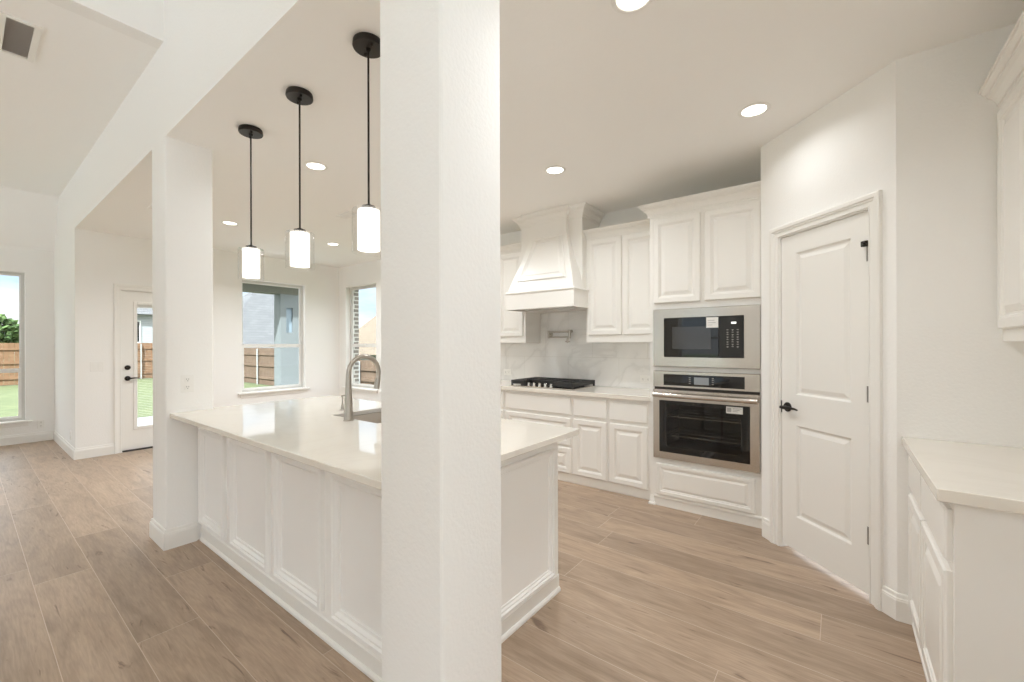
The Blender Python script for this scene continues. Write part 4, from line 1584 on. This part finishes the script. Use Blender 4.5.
# ------------------------------------------------------------------ outdoors
GZ = -0.28
bm = B()
grid_solid(bm, [-120, -9.2, 20], [-60, -4.8, YK + 0.2, 80], lambda x, y: not (x > -9.2 and -4.8 < y < YK + 0.2), GZ - 0.2, GZ, lambda u, v, q: (u, v, q))
box(bm, -9.2, XD - 0.2, 1.0, YK + 0.2, GZ - 0.2, GZ)
tag(obj('lawn', bm, 'grass'), 'green lawn outside the windows up to the fence', 'grass', kind='stuff')
bm = B()
box(bm, -10.9, XD - 0.141, YC0 + 0.14, 5.3, GZ + 0.001, -0.06)
struct('patio_slab', bm, 'concrete', 'pale concrete patio outside the glazed door', 'patio')
bm = B()
box(bm, -11.0, -10.2, YC0 + 0.14, 5.3, 2.95, 3.05)
box(bm, -11.0, -10.7, YC0 + 0.14, 5.3, 2.60, 2.95)
t = struct('patio_roof', bm, 'beam_olive', 'dark patio beam and narrow roof above the breakfast window view', 'roof')

bm = B()
box(bm, -14.0, 12.0, -16.0, -4.86, GZ + 0.001, GZ + 0.1)
box(bm, 3.9, 12.0, -4.86, 6.0, GZ + 0.001, GZ + 0.1)
struct('reflector', bm, 'concrete', 'pale concrete terrace added behind the viewer to bounce sunlight, outside the picture', 'patio')  # unseen pale slab added to bounce sunlight up to the ceilings

t = thing('patio_wall', 'blue grey patio wall with a narrow window beyond the breakfast window', 'wall', (-10.9, 4.98, GZ))
bm = B()
grid_solid(bm, [-0.24, -0.10, 0.06, 0.24], [0, 1.95, 2.55, 2.878], lambda u, v: not (-0.10 < u < 0.06 and 1.95 < v < 2.55), -0.15, 0.19, lambda u, v, q: (q, u, v))
obj('siding', bm, 'siding_blue', t)
bm = B()
quad(bm, (0.12, -0.10, 1.95), (0.12, 0.06, 1.95), (0.12, 0.06, 2.55), (0.12, -0.10, 2.55))
obj('pane', bm, 'pane_pale', t)
bm = B()
box(bm, -0.141, -0.02, 0, 0, 0, 0)
bm.free()

# brick outer skin around the narrow window
bm = B()
grid_solid(bm, [XD - 0.2, W_K[0] + 0.004, W_K[1] - 0.02, W_K2[0], W_K2[1], -4.0], [-0.25, W_K[2] - 0.05, W_K[3], 3.0], lambda u, v: not ((W_K[0] < u < W_K[1] or W_K2[0] < u < W_K2[1]) and W_K[2] - 0.05 < v < W_K[3]), YK + 0.141, YK + 0.26, lambda u, v, q: (u, q, v))
struct('wall_brick', bm, 'brick', 'brick outer skin of the house around the narrow window', 'wall')


def fence(label, p0, p1, top, ground, m):
    """vertical picket fence from p0 to p1; rails and posts towards the house"""
    p0, p1 = Vector(p0), Vector(p1)
    L_ = (p1 - p0).length
    d = (p1 - p0).normalized()
    t = thing('fence', label, 'fence', (p0.x, p0.y, ground), math.atan2(d.y, d.x))
    h = top - ground
    bm = B()
    x = 0.0
    while x < L_:
        box(bm, x, min(L_, x + 0.138), 0.0, 0.018, 0.02, h - random.uniform(0, 0.012))
        x += 0.144
    obj('pickets', bm, m, t)
    for z in (0.25, h * 0.5, h - 0.30):
        bm = B()
        box(bm, 0, L_, -0.04, -0.001, z, z + 0.088)
        obj('rail', bm, m, t)
    x = 0.6
    while x < L_:
        bm = B()
        lathe(bm, [(0.0, 0), (0.03, 0), (0.03, h - 0.05), (0.0, h - 0.04)], (x, -0.075, 0), seg=10, cap=False)
        obj('post', bm, 'post_grey', t)
        x += 2.4
    return t


fence('cedar board fence across the far end of the lawn', (-27.0, -12.0), (-27.0, 8.0), 1.48, GZ, 'cedar')
fence('weathered board fence seen through the breakfast window', (-26.9, 7.6), (-12.6, 7.6), 1.24, GZ + 0.001, 'cedar_old')
fence('low dark board fence seen through the narrow window behind the faucet', (-11.4, 7.0), (-8.0, 7.0), 0.93, GZ + 0.001, 'cedar_old')


def house(label, x0, x1, y0, y1, eave, ridge, wallm, roofm, axis, wins=()):
    t = thing('house', label, 'house', ((x0 + x1) / 2, (y0 + y1) / 2, GZ))
    hx, hy = (x1 - x0) / 2, (y1 - y0) / 2
    e, r = eave - GZ, ridge - GZ
    bm = B()
    box(bm, -hx, hx, -hy, hy, 0, e)
    obj('walls', bm, wallm, t)
    bm = B()
    o = 0.5
    c = [(-hx - o, -hy - o, e), (hx + o, -hy - o, e), (hx + o, hy + o, e), (-hx - o, hy + o, e)]
    if axis == 'Y':
        k = min(hy * 0.9, hx)
        a, b_ = (0, -hy + k, r), (0, hy - k, r)
        faces = [(c[0], c[1], a), (c[1], c[2], b_, a), (c[2], c[3], b_), (c[3], c[0], a, b_)]
    else:
        k = min(hx * 0.9, hy)
        a, b_ = (-hx + k, 0, r), (hx - k, 0, r)
        faces = [(c[0], c[1], b_, a), (c[1], c[2], b_), (c[2], c[3], a, b_), (c[3], c[0], a)]
    for f in faces:
        quad(bm, *f)
    quad(bm, *[(p[0], p[1], e - 0.02) for p in c])
    obj('roof', bm, roofm, t)
    for yv, w_, zb_, h_ in wins:
        bm = B()
        grid_solid(bm, [yv - w_ / 2, yv - w_ / 2 + 0.08, yv + w_ / 2 - 0.08, yv + w_ / 2], [zb_, zb_ + 0.08, zb_ + h_ - 0.08, zb_ + h_], lambda u, v: not (abs(u - yv) < w_ / 2 - 0.08 and zb_ + 0.08 < v < zb_ + h_ - 0.08), hx + 0.001, hx + 0.06, lambda u, v, q: (q, u, v))
        wf = obj('window', bm, 'vinyl', t)
        bm = B()
        quad(bm, (hx + 0.02, yv - w_ / 2 + 0.08, zb_ + 0.08), (hx + 0.02, yv + w_ / 2 - 0.08, zb_ + 0.08), (hx + 0.02, yv + w_ / 2 - 0.08, zb_ + h_ - 0.08), (hx + 0.02, yv - w_ / 2 + 0.08, zb_ + h_ - 0.08))
        obj('pane', bm, 'black_glass', wf)
    return t


house('white neighbouring house seen through the patio door glass', -52, -42, 4.5, 10.8, 3.7, 5.3, 'siding_white', 'shingle_grey', 'X', [(0.2, 1.1, 1.8, 1.7), (-2.0, 1.1, 1.8, 1.7)])
house('neighbouring house with a large grey shingle roof', -46, -36, 11.5, 22.0, 0.9, 6.6, 'siding_white', 'shingle_grey', 'Y')
house('neighbouring house with a tan shingle roof', -46, -27, 26, 36, 0.3, 6.4, 'siding_white', 'shingle_tan', 'X')


def tree(label, x, y, h, r):
    t = thing('tree', label, 'tree', (x, y, GZ + 0.002))
    bm = B()
    tube(bm, [(0, 0, 0.02), (0.05, 0, h * 0.3), (0, 0.05, h * 0.6)], [0.22, 0.17, 0.08], 10)
    for k in range(5):
        a = k * 1.26
        tube(bm, [(0, 0, h * 0.35), (r * 0.5 * math.cos(a), r * 0.5 * math.sin(a), h * 0.6)], [0.08, 0.03], 6)
    obj('trunk', bm, 'bark', t)
    bm = B()
    for k in range(1500):
        while True:
            v = Vector((random.uniform(-1, 1), random.uniform(-1, 1), random.uniform(-1, 1)))
            if 0.25 < v.length < 1:
                break
        n = (math.sin(v.x * 5 + x) + math.sin(v.y * 6) + math.sin(v.z * 5)) * 0.07
        v = v * (1 + n)
        p = Vector((v.x * r, v.y * r, h * 0.62 + v.z * h * 0.38))
        d = Vector((random.uniform(-1, 1), random.uniform(-1, 1), random.uniform(-1, 1))).normalized()
        e = d.orthogonal().normalized()
        f = d.cross(e)
        s = random.uniform(0.14, 0.28)
        quad(bm, p - e * s, p + f * s * 0.6, p + e * s, p - f * s * 0.6)
    obj('crown', bm, 'leaf', t, smooth=False)
    return t


tree('dark green tree beyond the fence at the left picture edge', -40.0, 1.05, 3.6, 1.5)
tree('broad green tree beyond the fence, mostly outside the left edge', -43.0, -3.0, 5.0, 2.4)
